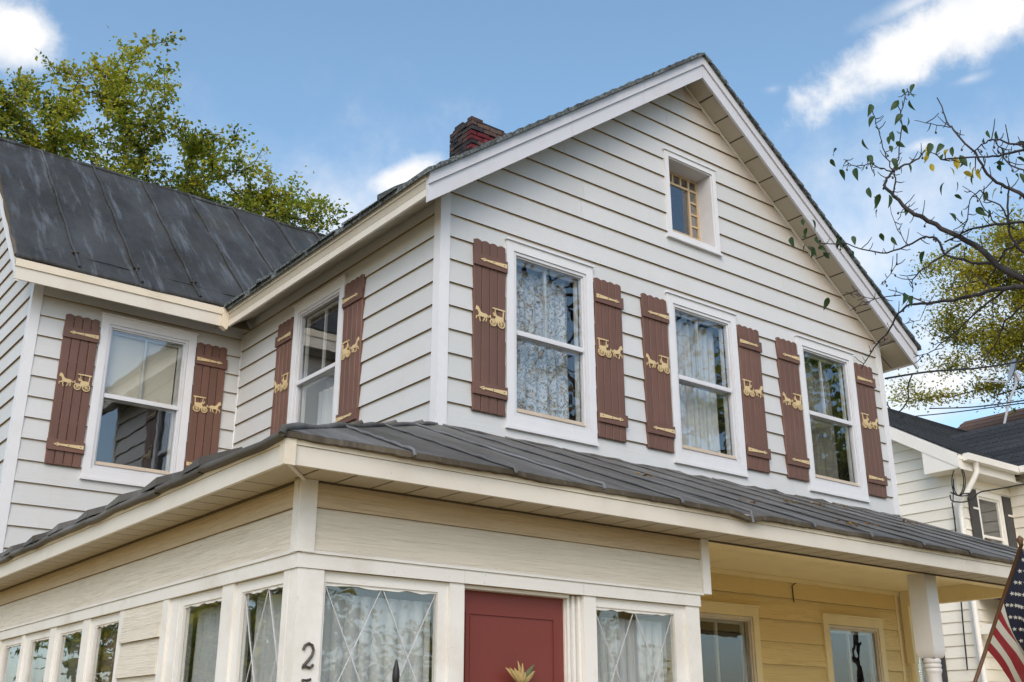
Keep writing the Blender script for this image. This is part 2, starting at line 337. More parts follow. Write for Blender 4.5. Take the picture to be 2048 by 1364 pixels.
M['crab_leaf'] = leafmat('crabapple_leaf', (0.028, 0.06, 0.018), (0.035, 0.075, 0.02), (0.06, 0.10, 0.02), 0.35, 0.8)
M['crab_yellow'] = leafmat('yellow_crabapple_leaf', (0.34, 0.28, 0.03), (0.45, 0.36, 0.03), (0.5, 0.42, 0.05), 0.4)
M['dry_leaf'] = leafmat('dry_leaf', (0.20, 0.11, 0.05), (0.30, 0.18, 0.08), (0.42, 0.28, 0.12), 0.2)
M['bounce_lawn'] = painted('warm_bounce_lawn', (0.40, 0.285, 0.125), 0.9, 0.4); M['asphalt'] = painted('asphalt', (0.06, 0.06, 0.06), 0.9, 0.3); M['concrete'] = painted('concrete', (0.38, 0.36, 0.33), 0.8, 0.4)  # unseen lawn given a warm, bright tone to bounce light onto the house

# ------------------------------------------------------------------ ground
def sheet(name, x0, x1, y0, y1, z, mat):
    o = part(name, MB().add([(x0,y0,z),(x1,y0,z),(x1,y1,z),(x0,y1,z)], [(0,1,2,3)]), mat, None); o['kind'] = 'structure'; return o
sheet('ground', -400, 400, -400, 400, 0.0, M['bounce_lawn'])
sheet('road', -400, 400, -19, -10.5, 0.004, M['asphalt'])
s_ = part('pavement', MB().box(-60, 60, -9.2, -7.6, 0.0, 0.05), M['concrete'], None); s_['kind'] = 'structure'
s_ = part('kerb', MB().box(-60, 60, -10.5, -10.3, 0.0, 0.13), M['concrete'], None); s_['kind'] = 'structure'
s_ = part('path', MB().box(-1.5, -0.3, -7.6, -3.6, 0.0, 0.05), M['concrete'], None); s_['kind'] = 'structure'

# ------------------------------------------------------------------ wall builder: local x to the right seen from outside, -y outward
jr = random.Random(101)
def clip(poly, a, b, c):
    """keep a*x+b*z<=c"""
    out = []
    for i in range(len(poly)):
        p, q = poly[i-1], poly[i]; dp = a*p[0]+b*p[1]-c; dq = a*q[0]+b*q[1]-c
        if (dp < 0) != (dq < 0):
            t = dp/(dp-dq); out.append((p[0]+t*(q[0]-p[0]), p[1]+t*(q[1]-p[1])))
        if dq <= 0: out.append(q)
    return out
def board(poly, zb, zt, lip=0.023, top=0.004, tan_top=0.0):
    d = lambda z: top+(lip-top)*(zt-z)/(zt-zb)
    mb = MB(); zc = zt-tan_top
    n = len(poly); zmin = min(z for x, z in poly)
    faces = [(clip(poly, 0, 1, zc), 0), (clip(poly, 0, -1, -zc), 2)] if tan_top and max(z for x, z in poly) > zc+1e-4 and zmin < zc-1e-4 else [(poly, 0)]
    for q, mi in faces:
        if len(q) > 2: mb.add([(x, -d(z), z) for x, z in q], [tuple(range(len(q)))], mi)
    o = len(mb.v); mb.v += [(x, -d(z), z) for x, z in poly]+[(x, 0.012, z) for x, z in poly]
    for i in range(n):
        j = (i+1) % n; low = abs(poly[i][1]-zmin) < 1e-4 and abs(poly[j][1]-zmin) < 1e-4
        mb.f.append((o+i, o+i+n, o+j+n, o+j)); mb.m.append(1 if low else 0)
    return mb
def wall(house, loc, rz, u0, u1, z0, z1, boards, openings=(), slopes=(), mat='siding', exposure=0.203, phase=0.0, thick=0.10, core='siding', bmat=None, edge='lap_edge'):
    """core with holes + one object per board piece. boards=(u0,u1,zlo,zhi)"""
    mb = MB()
    us = sorted(set([u0, u1]+[q for o in openings for q in (o[0], o[1]) if u0 < q < u1])); zs = sorted(set([z0, z1]+[q for o in openings for q in (o[2], o[3]) if z0 < q < z1]))
    for a, b in zip(us, us[1:]):
        for c, d in zip(zs, zs[1:]):
            um, zm = (a+b)/2, (c+d)/2
            if any(o[0] < um < o[1] and o[2] < zm < o[3] for o in openings): continue
            poly = [(a, c), (b, c), (b, d), (a, d)]
            for s in slopes: poly = clip(poly, *s) if poly else poly
            if len(poly) > 2: mb.prism(poly, 0.0, thick)
    w = part('wall', mb, M[core], house, loc, rz)
    bu0, bu1, blo, bhi = boards
    k = math.floor((blo-phase)/exposure)
    while phase+k*exposure < bhi-0.004:
        zb = phase+k*exposure; zt = zb+exposure; k += 1
        lo, hi = max(zb, blo), min(zt, bhi)
        cuts = [o for o in openings if o[3] > lo+1e-4 and o[2] < hi-1e-4]
        spans = []
        ed = sorted(set([bu0, bu1]+[q for o in cuts for q in (o[0], o[1]) if bu0 < q < bu1]))
        for a, b in zip(ed, ed[1:]):
            segs = [(lo, hi)]
            for o in cuts:
                if o[0] <= a+1e-5 and o[1] >= b-1e-5:
                    ns = []
                    for c, d in segs:
                        if o[2] > c: ns.append((c, min(d, o[2])))
                        if o[3] < d: ns.append((max(c, o[3]), d))
                    segs = ns
            for c, d in segs:
                if d-c > 0.003: spans.append([a, b, c, d])
        merged = []
        for s in spans:
            if merged and abs(merged[-1][1]-s[0]) < 1e-5 and abs(merged[-1][2]-s[2]) < 1e-5 and abs(merged[-1][3]-s[3]) < 1e-5: merged[-1][1] = s[1]
            else: merged.append(s)
        cut = []
        for a, b, c, d in merged:                                # long boards are laid in two lengths
            if b-a > 2.4 and jr.random() < 0.7:
                u = a+(b-a)*jr.uniform(0.3, 0.7); cut += [[a, u-0.0012, c, d], [u+0.0012, b, c, d]]
            else: cut.append([a, b, c, d])
        for a, b, c, d in cut:
            poly = [(a, c), (b, c), (b, d), (a, d)]
            for s in slopes: poly = clip(poly, *s) if poly else poly
            if len(poly) > 2:
                mm = bmat(zb) if bmat else mat
                part('siding_board', board(poly, zb, zt, tan_top=0.013 if edge == 'lap_edge' else 0), [M[mm], M[edge], M['lap_tan'] if mm == 'siding' else M[mm]], w)
    return w

# ------------------------------------------------------------------ window, shutter meshes (shared)
WW, WH = 0.985, 1.64
def window_meshes():
    d = {}
    c = MB(); c.frame(0, WW, 0, WH, 0.078, -0.036, 0.05, b=0.085, t=0.085); c.box(-0.012, WW+0.012, -0.052, 0.0, WH+0.001, WH+0.016); c.box(-0.006, WW+0.006, -0.046, -0.002, -0.03, -0.001)
    d['casing'] = c.mesh('window_casing', M['trim'])
    s = MB(); s.frame(0.081, WW-0.081, 0.088, WH-0.088, 0.026, -0.026, 0.03); s.frame(0.1075, WW-0.1075, 0.1145, WH-0.1145, 0.014, -0.010, 0.03)
    d['storm'] = s.mesh('storm_frame', M['storm'])
    t = MB()
    for i in range(3): t.box(0.122, WW-0.122, -0.022+0.012*i, 0.03, 0.129+0.014*i, 0.140+0.014*i)
    d['track'] = t.mesh('sill_track', M['track'])
    r = MB(); r.box(0.122, WW-0.122, -0.024, 0.012, 0.80, 0.822); r.box(0.122, WW-0.122, -0.010, 0.02, 0.8225, 0.848)
    d['rail'] = r.mesh('meeting_rail', M['storm'])
    g = MB(); g.box(0.122, WW-0.122, 0.002, 0.005, 0.848, WH-0.129); d['pane'] = g.mesh('pane', M['glass'])
    g = MB(); g.box(0.122, WW-0.122, 0.014, 0.017, 0.172, 0.80); d['pane_low'] = g.mesh('pane', M['glass'])
    h = MB(); h.frame(0.115, WW-0.115, 0.12, WH-0.12, 0.03, 0.05, 0.075); h.box(0.146, WW-0.146, 0.05, 0.072, 0.79, 0.84)
    d['sash'] = h.mesh('sash', M['sash'])
    h = MB(); h.box(WW/2-0.012, WW/2+0.012, 0.048, 0.070, 0.8405, WH-0.151); d['muntin'] = h.mesh('muntin', M['sash'])
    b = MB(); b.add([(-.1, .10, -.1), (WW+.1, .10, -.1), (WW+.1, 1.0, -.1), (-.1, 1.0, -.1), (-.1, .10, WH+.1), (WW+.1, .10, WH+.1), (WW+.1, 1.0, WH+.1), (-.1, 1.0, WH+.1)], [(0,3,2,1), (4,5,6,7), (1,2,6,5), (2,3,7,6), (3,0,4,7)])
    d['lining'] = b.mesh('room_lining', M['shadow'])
    return d
WM = window_meshes()
for k_, m_ in (('casing', 'ceiling'), ('storm', 'fascia_cream')):           # porch windows: the porch's warm shade put into a cream frame colour
    WM[k_+'_cream'] = WM[k_].copy(); WM[k_+'_cream'].materials[0] = M[m_]
def window(house, loc, rz, cream=''):
    w = link('window', WM['casing'+cream], house, loc, rz)
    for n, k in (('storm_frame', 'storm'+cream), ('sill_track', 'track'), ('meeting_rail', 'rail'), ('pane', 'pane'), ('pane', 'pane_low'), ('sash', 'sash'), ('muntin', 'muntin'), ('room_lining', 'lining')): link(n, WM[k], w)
    return w
SW, SH = 0.335, 1.50
def plank_mesh():
    w = SW/4; P = [(0.0028, 0), (w-0.0028, 0), (w-0.0028, SH-0.013)]
    for i in range(1, 6): t = i/6; P.append((w-0.0028-(w-0.0056)*t, SH-0.013+0.013*math.sin(math.pi*t)))
    P.append((0.0028, SH-0.013)); n = len(P); mb = MB(); ins = 0.004
    cx = w/2; Q = [(cx+(x-cx)*(1-2*ins/w), ins if z == 0 else z-ins) for x, z in P]
    vs = [(x, 0.0, z) for x, z in P]+[(x, -0.014, z) for x, z in P]+[(x, -0.019, z) for x, z in Q]
    fs = [(i, i+n, (i+1) % n+n, (i+1) % n) for i in range(n)]+[(i+n, i+2*n, (i+1) % n+2*n, (i+1) % n+n) for i in range(n)]+[tuple(range(2*n, 3*n))]
    return mb.add(vs, fs).mesh('plank', M['shutter'])
def batten_mesh(): return MB().box(-0.006, SW+0.006, -0.036, -0.0195, 0, 0.105).mesh('batten', M['shutter'])
def hinge_mesh():
    # strap points to -x (tip at left); wide end at the right
    P = [(0.30, -0.019), (0.30, 0.019), (0.075, 0.007), (0.062, 0.017), (0.03, 0.004), (0.02, 0.0), (0.03, -0.004), (0.062, -0.017), (0.075, -0.007)]
    mb = MB().prism(P, -0.042, -0.0362)
    for x in (0.27, 0.16, 0.052): mb.prism([(x+0.005*math.cos(k), 0.005*math.sin(k)) for k in np.arange(0, 6.28, 1.05)], -0.0445, -0.0421, 1)
    return mb.mesh('strap_hinge', [M['brass'], M['nail']])
def buggy_mesh():
    y0, y1 = -0.026, -0.0192; mb = MB(); st = [0]
    def pr(P): st[0] += 1; mb.prism(P, y0-0.00025*st[0], y1-0.00005*st[0])
    pr([(0.000, .112), (.006, .135), (.012, .150), (.016, .142), (.028, .140), (.040, .120), (.052, .100), (.078, .092), (.104, .094), (.116, .086), (.120, .070), (.112, .060), (.095, .060), (.070, .058), (.045, .062), (.034, .074), (.026, .098), (.014, .108)])   # horse
    for P in ([(.040, .068), (.030, .052), (.012, .050), (.010, .034), (.004, .030), (.006, .040), (.004, .056), (.026, .062), (.034, .078)],
              [(.048, .064), (.044, .040), (.052, .018), (.046, .014), (.037, .040), (.040, .064)],
              [(.098, .064), (.092, .040), (.080, .020), (.074, .022), (.084, .044), (.088, .062)],
              [(.112, .068), (.116, .044), (.108, .024), (.102, .026), (.108, .046), (.104, .062)],
              [(.118, .086), (.128, .078), (.130, .060), (.125, .060), (.122, .074)]): pr(P)
    pr([(.100, .082), (.150, .074), (.150, .068), (.100, .076)])                                                  # shaft
    pr([(.146, .070), (.142, .090), (.150, .092), (.158, .064), (.196, .056), (.206, .086), (.196, .112), (.206, .114), (.222, .100), (.282, .098), (.288, .078), (.270, .052), (.235, .044), (.205, .040), (.165, .048)])  # body
    pr([(.186, .092), (.178, .122), (.186, .124), (.200, .096)])                                                    # driver bench
    pr([(.172, .166), (.300, .166), (.304, .158), (.300, .152), (.172, .156)])                                       # roof
    pr([(.196, .154), (.200, .154), (.206, .100), (.200, .100)]); pr([(.282, .153), (.290, .153), (.286, .096), (.278, .096)])
    for cx, cz, r in ((.178, .034, .034), (.262, .036, .038)):
        n = 18; o = [(cx+r*math.cos(2*math.pi*k/n), cz+r*math.sin(2*math.pi*k/n)) for k in range(n)]; i_ = [(cx+(r-.008)*math.cos(2*math.pi*k/n), cz+(r-.008)*math.sin(2*math.pi*k/n)) for k in range(n)]
        for k in range(n): mb.prism([o[k], o[(k+1) % n], i_[(k+1) % n], i_[k]], y0-.004, y1-.002)
        for k in range(4):
            a = math.pi*k/4; dx, dz = math.cos(a), math.sin(a); q = .0022
            mb.prism([(cx-dx*(r-.006)-dz*q, cz-dz*(r-.006)+dx*q), (cx+dx*(r-.006)-dz*q, cz+dz*(r-.006)+dx*q), (cx+dx*(r-.006)+dz*q, cz+dz*(r-.006)-dx*q), (cx-dx*(r-.006)+dz*q, cz-dz*(r-.006)-dx*q)], y0-.003-.0002*k, y1-.001)
    return mb.mesh('horse_and_buggy', M['brass'])
SM = dict(plank=plank_mesh(), batten=batten_mesh(), hinge=hinge_mesh(), buggy=buggy_mesh(), back=MB().box(0.004, SW-0.004, -0.004, 0.008, 0.004, SH-0.03).mesh('backing', M['shutter']))
def shutter(house, loc, rz, flip):
    """flip=False: horse and hinge tips point to -x (shutter on the left of its window)"""
    s = empty('shutter', house, loc, rz)
    for i in range(4):
        p = link('plank', SM['plank'], s, (i*SW/4, 0, 0))
    link('backing', SM['back'], s)
    for z in (0.135, SH-0.245):
        link('batten', SM['batten'], s, (0, 0, z))
        h = link('strap_hinge', SM['hinge'], s, ((SW+0.004, 0, z+0.055) if flip else (0, 0, z+0.055)))
        if flip: h.location.x = SW-0.0; h.scale.x = -1; h.location.x = SW
        h.location.x += (-0.0 if flip else 0.03); 
        if flip: h.location.x -= 0.03
    b = link('horse_and_buggy', SM['buggy'], s, ((SW-0.018 if flip else 0.018), 0, 0.745))
    if flip: b.scale.x = -1
    return s
def curtain(name, label, mat, loc, rz, w, h, folds=7, amp=0.02, gather=0.0, seed=0, cat='curtain', gap=None):
    rnd = random.Random(seed); nx = folds*8; nz = 10; P = np.zeros((nx+1, nz+1, 3)); ph = [rnd.uniform(0, 6.28) for _ in range(4)]
    for i in range(nx+1):
        for j in range(nz+1):
            t = i/nx; z = j/nz
            x = t*w + 0.012*math.sin(6.28*t*folds+ph[1]+z*0.6)
            y = amp*math.sin(6.28*t*folds+ph[0]+0.5*math.sin(3*z+ph[2])) + amp*0.5*math.sin(6.28*t*folds*0.43+ph[3])
            P[i, j] = (x, y*(1-0.4*z), z*h)
    mb = MB().grid(P); o = part(name, mb, mat, None, loc, rz, True); return tag(o, label, cat, 'curtains behind the window panes')

# ================================================================== the house
house = tag(empty('house'), 'white sided gabled house with brown shutters, dark metal roofs and a wraparound porch', 'house')
HW = 6.10; APX = 3.05; SL = 0.745; SOF = 8.13          # width, ridge, slope, soffit plane at the ridge
ZW = 3.965                                              # window bottoms
gw = [0.655, 2.600, 4.560]
LN = at(893, 803.6, 1, 0.0)[2]                         # one clapboard joint
# gable wall
op = [(u, u+WW, ZW, ZW+WH) for u in gw]+[(2.675, 3.435, 6.245, 7.20)]
slopes = [(-SL, 1.0, SOF-SL*APX), (SL, 1.0, SOF+SL*APX)]
wall(house, (0, 0, 0), 0, 0.0, HW, 3.0, 8.2, (0.075, HW-0.075, 3.70, 8.2), op, slopes, phase=LN-10*0.203)
# side wall (faces -x): local x runs towards the street
YB = 3.78
sw = [YB-2.512]
wall(house, (0, YB, 0), -math.pi/2, -0.2, YB, 3.0, 5.815, (0.02, YB-0.075, 3.70, 5.815), [(sw[0], sw[0]+WW, ZW, ZW+WH)], phase=LN-10*0.203+0.01)
# wing walls
wx = -2.165
wu = -1.512-wx
wall(house, (wx, YB, 0), 0, 0.0, -wx+0.0, 0.0, 5.93, (0.075, -wx-0.02, 3.0, 5.93), [(wu, wu+WW, ZW-0.04, ZW-0.04+WH)], phase=LN-10*0.203-0.05)
RY = 5.80; WRZ = 8.20                                   # wing ridge
wall(house, (wx, 2*RY-YB, 0), -math.pi/2, 0.0, 2*(RY-YB), 0.0, 8.0, (0.0, 2*(RY-YB)-0.075, 3.0, 8.0), (), [(-1.0, 1.0, 5.93), (1.0, 1.0, 5.93+2*(RY-YB))], phase=LN-10*0.203-0.05)
wall(house, (HW, 0, 0), math.pi/2, 0.0, 9.0, 0.0, 5.865, (0.075, 9.0, 3.0, 5.86), phase=LN-10*0.203)
part('wall', MB().box(0.0, HW, 8.95, 9.05, 0, 5.86).box(wx, 0.2, 7.75, 7.82, 0, 5.9), M['siding'], house)
part('wall', MB().box(0.005, 0.1, -0.0, 9, 0, 3.0), M['siding'], house)
# corner posts
part('corner_trim', MB().box(-0.024, 0.072, -0.024, 0.003, 3.4, 5.868).box(-0.024, 0.003, 0.0035, 0.072, 3.4, 5.80), M['trim'], house)
part('corner_trim', MB().box(HW-0.072, HW+0.022, -0.024, 0.003, 3.4, 5.84), M['trim'], house)
part('corner_trim', MB().box(wx-0.022, wx+0.072, YB-0.024, YB+0.003, 3.0, 5.90).box(wx-0.022, wx+0.003, YB+0.0035, YB+0.07, 3.0, 5.92), M['trim'], house)
part('corner_trim', MB().tube([(-0.012, YB-0.012, 3.3), (-0.016, YB-0.014, 4.6), (-0.010, YB-0.012, 5.80)], 0.012, 6), M['trim'], house)
# windows and shutters
SHZ = 4.025
curt = []
for i, u in enumerate(gw):
    window(house, (u, 0, ZW), 0)
    shutter(house, (u-0.012-SW, -0.018, SHZ), 0, False); shutter(house, (u+WW+0.016, -0.018, SHZ), 0, True)
window(house, (0, YB-sw[0], ZW), -math.pi/2)
shutter(house, (-0.018, YB-sw[0]+0.012+SW, SHZ), -math.pi/2, False); shutter(house, (-0.018, YB-sw[0]-WW-0.016, SHZ), -math.pi/2, True)
window(house, (wx+wu, YB, ZW-0.04), 0)
shutter(house, (wx+wu-0.012-SW, YB-0.018, SHZ-0.03), 0, False); shutter(house, (wx+wu+WW+0.012, YB-0.018, SHZ-0.03), 0, True)
# attic window: deep reveal, small border panes
aw = part('window', MB().frame(2.675, 3.435, 6.245, 7.20, 0.055, -0.036, 0.10).box(2.665, 3.445, -0.05, 0.0, 7.201, 7.215).box(2.66, 3.45, -0.05, 0.0, 6.222, 6.244), M['trim'], house)
part('reveal', MB().frame(2.7305, 3.3795, 6.3005, 7.1445, 0.012, -0.02, 0.30), M['storm'], aw)
x0, x1, z0, z1 = 2.743, 3.367, 6.313, 7.132; b_ = 0.135
part('sash', MB().frame(x0, x1, z0, z1, 0.028, 0.165, 0.195), M['amber'], aw)
xs = [x0+b_, x1-b_]; zs_ = [z0+b_, z1-b_]
for x in xs: part('muntin', MB().box(x-0.013, x+0.013, 0.166, 0.190, z0+0.028, z1-0.028), M['amber'], aw)
for z in zs_: part('muntin', MB().box(x0+0.028, x1-0.028, 0.1655, 0.1895, z-0.013, z+0.013), M['amber'], aw)
for i in range(1, 3):
    x = xs[0]+(xs[1]-xs[0])*i/3
    for a, b in ((z0+0.028, zs_[0]-0.013), (zs_[1]+0.013, z1-0.028)): part('muntin', MB().box(x-0.011, x+0.011, 0.1665, 0.1885, a, b), M['amber'], aw)
for i in range(1, 4):
    z = zs_[0]+(zs_[1]-zs_[0])*i/4
    for a, b in ((x0+0.028, xs[0]-0.013), (xs[1]+0.013, x1-0.028)): part('muntin', MB().box(a, b, 0.1665, 0.1885, z-0.011, z+0.011), M['amber'], aw)
part('pane', MB().box(x0+.02, x1-.02, 0.178, 0.181, z0+.02, z1-.02), M['glass'], aw)
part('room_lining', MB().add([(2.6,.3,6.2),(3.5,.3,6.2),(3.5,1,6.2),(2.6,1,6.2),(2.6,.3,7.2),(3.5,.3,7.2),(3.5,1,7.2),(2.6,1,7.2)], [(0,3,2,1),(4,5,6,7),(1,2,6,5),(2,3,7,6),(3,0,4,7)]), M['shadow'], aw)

# ------------------------------------------------------------------ main roof, rakes, eaves
RT = 8.37
zr = lambda x, c: RT-SL*abs(x-APX)+c
def slope_poly(xa, xb, c0, c1): return [(xa, zr(xa, c0)), (xb, zr(xb, c0)), (xb, zr(xb, c1)), (xa, zr(xa, c1))]
roof = empty('roof', house)
EX = 0.33
part('roof_deck', MB().prism(slope_poly(-EX, APX, -0.17, -0.045), -0.255, 9.2), M['soffit'], roof); part('roof_deck', MB().prism(slope_poly(APX, HW+EX, -0.17, -0.045), -0.255, 9.2), M['soffit'], roof)
# shingle courses; edges show along the rakes and the eave
rnd = random.Random(3)
for side in (0, 1):
    nC = 30; xa = -EX-0.04 if side == 0 else HW+EX+0.04
    for k in range(nC):
        t0, t1 = k/nC, (k+1.35)/nC
        a = xa+(APX-xa)*t0; b = xa+(APX-xa)*min(t1, 1.0)
        P = [(a, zr(a, -0.044)), (b, zr(b, -0.044)), (b, zr(b, -0.022)), (a, zr(a, 0.004+rnd.uniform(-.004, .006)))]
        part('shingle_course', MB().prism(P, -0.335-rnd.uniform(0, .012), 9.2), M['shingle'], roof)
rnd = random.Random(8)
for k in range(13):                                                                   # curled shingles along the eave
    y = 0.15+k*0.31+rnd.uniform(-.08, .08); h = rnd.choice((0.0, 0.012, 0.03, 0.045)); x = -EX-0.045
    z = zr(x, 0.0)
    part('eave_shingle', MB().add([(x-.02, y, z-.012), (x-.02, y+.28, z-.012), (x+.25, y+.28, z+.19), (x+.25, y, z+.19), (x-.02, y, z-.002+h*.4), (x-.02, y+.28, z+.004+h), (x+.25, y+.28, z+.20), (x+.25, y, z+.20)], [(0,1,2,3), (4,5,6,7), (0,1,5,4), (1,2,6,5), (2,3,7,6), (3,0,4,7)]), M['shingle'], roof)
# rake fascia, two bands, in lengths
for xa, xb in ((-EX, 1.20), (1.203, 2.15), (2.153, APX)):
    part('rake_board', MB().prism(slope_poly(xa, xb, -0.30, -0.148), -0.288, -0.262), M['rake'], roof); part('rake_moulding', MB().prism(slope_poly(xa, xb, -0.146, -0.046), -0.306, -0.262), M['rake'], roof)
for xa, xb in ((APX+.002, 4.35), (4.353, 5.5), (5.503, HW+EX)):
    part('rake_board', MB().prism(slope_poly(xa, xb, -0.30, -0.148), -0.288, -0.262), M['rake'], roof); part('rake_moulding', MB().prism(slope_poly(xa, xb, -0.146, -0.046), -0.306, -0.262), M['rake'], roof)
# rake soffit panels
def sof(x, c=0.0): return SOF-SL*abs(x-APX)+c
for side in (0, 1):
    n = 15; xe = -0.30 if side == 0 else HW+0.30
    for k in range(n):
        a = APX+(xe-APX)*k/n; b = APX+(xe-APX)*(k+1)/n-(0.016 if side else -0.016)
        part('soffit_panel', MB().prism([(a, sof(a)), (b, sof(b)), (b, sof(b, .006)), (a, sof(a, .006))], -0.262, -0.012), M['soffit'], roof)
    a, b = (APX, xe)
    part('soffit_backing', MB().prism([(a, sof(a, .0075)), (b, sof(b, .0075)), (b, sof(b, .014)), (a, sof(a, .014))], -0.262, -0.005), M['soffit_line'], roof)
    a, b = (APX, 0.0 if side == 0 else HW)
    part('soffit_trim', MB().prism([(a, sof(a, -.022)), (b, sof(b, -.022)), (b, sof(b, -.003)), (a, sof(a, -.003))], -0.034, -0.014), M['trim_old'], roof)
# eaves: left (seen) and right
for s, xw in ((-1, 0.0), (1, HW)):
    X = lambda d: xw+s*d
    yend = 3.44 if s < 0 else 9.1
    bx = lambda a, b, y0, y1, z0, z1: MB().box(min(X(a), X(b)), max(X(a), X(b)), y0, y1, z0, z1)
    for ya, yb in ((-0.262, 1.30), (1.303, yend)) if s < 0 else ((-0.262, yend),):
        part('eave_fascia', bx(0.305, 0.328, ya, yb, 5.615, 5.752), M['fascia'], roof); part('eave_moulding', bx(0.305, 0.340, ya, yb, 5.754, 5.835), M['fascia'], roof)
    y = -0.26
    while y < yend-0.02:
        y2 = min(y+0.30, yend)
        P = [(X(0.304), 5.632), (X(0.0), 5.812), (X(0.0), 5.817), (X(0.304), 5.637)]
        part('soffit_panel', MB().prism(P, y, y2-0.014), M['soffit'], roof); y = y2
    part('soffit_backing', MB().prism([(X(0.304), 5.6385), (X(0.0), 5.8185), (X(0.0), 5.825), (X(0.304), 5.645)], -0.255, yend), M['soffit_line'], roof)

# ------------------------------------------------------------------ wing roof: standing seam metal
wr = empty('roof', house)
EY = 3.44; EZ = 5.855; rs = (WRZ-EZ)/(RY-EY)
xe = -2.46
seams = [-1.88+0.61*k for k in range(8)]
rnd = random.Random(11)
def wz(y): return EZ+rs*(y-EY)
edges = [xe]+seams+[3.0]
for k in range(len(edges)-1):
    a, b = edges[k], edges[k+1]; nx, ny = 5, 12; P = np.zeros((nx+1, ny+1, 3))
    for i in range(nx+1):
        for j in range(ny+1):
            y = EY+(RY-EY)*j/ny; x = a+(b-a)*i/nx
            q = 0.010*math.sin(3.1*x+2.2*y+k)+0.007*math.sin(7*y+1.7*k+4*x)
            P[i, j] = (x, y, wz(y)+q*(1 if 0 < i < nx else 0.3))
    mb = MB().grid(P); e = P[:, 0]; mb.grid(np.stack([e, e+np.array([0, -.012, -.022]), e+np.array([0, .0, -.040])], 1))
    part('roof_panel', mb, M['wing_roof'], wr, smooth=True)
for k, x in enumerate(seams):
    pts = [(x+0.008*math.sin(2*j+k), EY-0.006+(RY-EY)*j/12, wz(EY+(RY-EY)*j/12)+0.012) for j in range(13)]
    part('standing_seam', MB().tube(pts, 0.016, 6), M['wing_roof'], wr, smooth=True)
    pts = [(x+0.03*math.sin(4*j), EY+0.22+0.02*math.cos(3*j), wz(EY+0.22)+0.02+0.008*math.cos(5*j)) for j in range(9)]
    part('tar_patch', MB().tube(pts, 0.012, 5), M['tar'], wr, smooth=True)
part('cross_seam', MB().tube([(xe+.3+(2.6)*j/16, EY+0.20+0.015*math.sin(j*1.3), wz(EY+0.20)+0.002) for j in range(17)], 0.006, 5), M['wing_roof'], wr, smooth=True)
part('ridge_cap', MB().tube([(xe+(5.4)*j/30, RY, WRZ-0.005+0.008*math.sin(j*1.1)) for j in range(31)], 0.028, 7), M['wing_roof'], wr, smooth=True)
part('roof_panel', MB().add([(xe, RY, WRZ), (3, RY, WRZ), (3, 2*RY-EY, EZ), (xe, 2*RY-EY, EZ)], [(0,1,2,3)]), M['wing_roof'], wr)
part('roof_deck', MB().prism([(EY+.02, EZ-.10), (RY, WRZ-.10), (RY, WRZ-.045), (EY+.02, EZ-.045)], xe+.03, 2.6, axis='x').prism([(RY, WRZ-.10), (2*RY-EY-.02, EZ-.10), (2*RY-EY-.02, EZ-.045), (RY, WRZ-.045)], xe+.03, 2.6, axis='x'), M['soffit'], wr)
part('eave_fascia', MB().box(xe+0.02, -0.40, EY+0.015, EY+0.035, 5.612, 5.735), M['fascia'], wr); part('eave_moulding', MB().box(xe+0.012, -0.40, EY+0.002, EY+0.035, 5.737, 5.812), M['fascia_cream'], wr)
part('corner_block', MB().prism([(-0.398, 5.605), (-0.345, 5.575), (-0.33, 5.60), (-0.33, 5.815), (-0.398, 5.815)], EY-0.012, EY+0.06), M['fascia_cream'], wr)
x = xe+0.03
while x < -0.05:
    x2 = min(x+0.30, -0.03); part('soffit_panel', MB().prism([(EY+.034, 5.63), (YB, 5.92), (YB, 5.925), (EY+.034, 5.635)], x, x2-0.014, axis='x'), M['soffit'], wr); x = x2
# wing rake on the far left
for nm, c0, c1, xx, mt in (('rake_board', -0.28, -0.13, xe+0.03, 'trim'), ('rake_moulding', -0.128, -0.048, xe+0.012, 'fascia_cream')):
    part(nm, MB().prism([(EY+.02, wz(EY+.02)+c0), (RY, wz(RY)+c0), (RY, wz(RY)+c1), (EY+.02, wz(EY+.02)+c1)], xx, xe+0.06, axis='x'), M[mt], wr)
part('rake_flashing', MB().tube([(xe+0.004+0.006*math.sin(j*2.3), EY+(RY-EY)*j/14, wz(EY+(RY-EY)*j/14)-0.022+0.008*math.sin(j*1.7)) for j in range(15)], [0.020+0.007*math.sin(j*1.9) for j in range(15)], 6), M['tar'], wr, smooth=True)

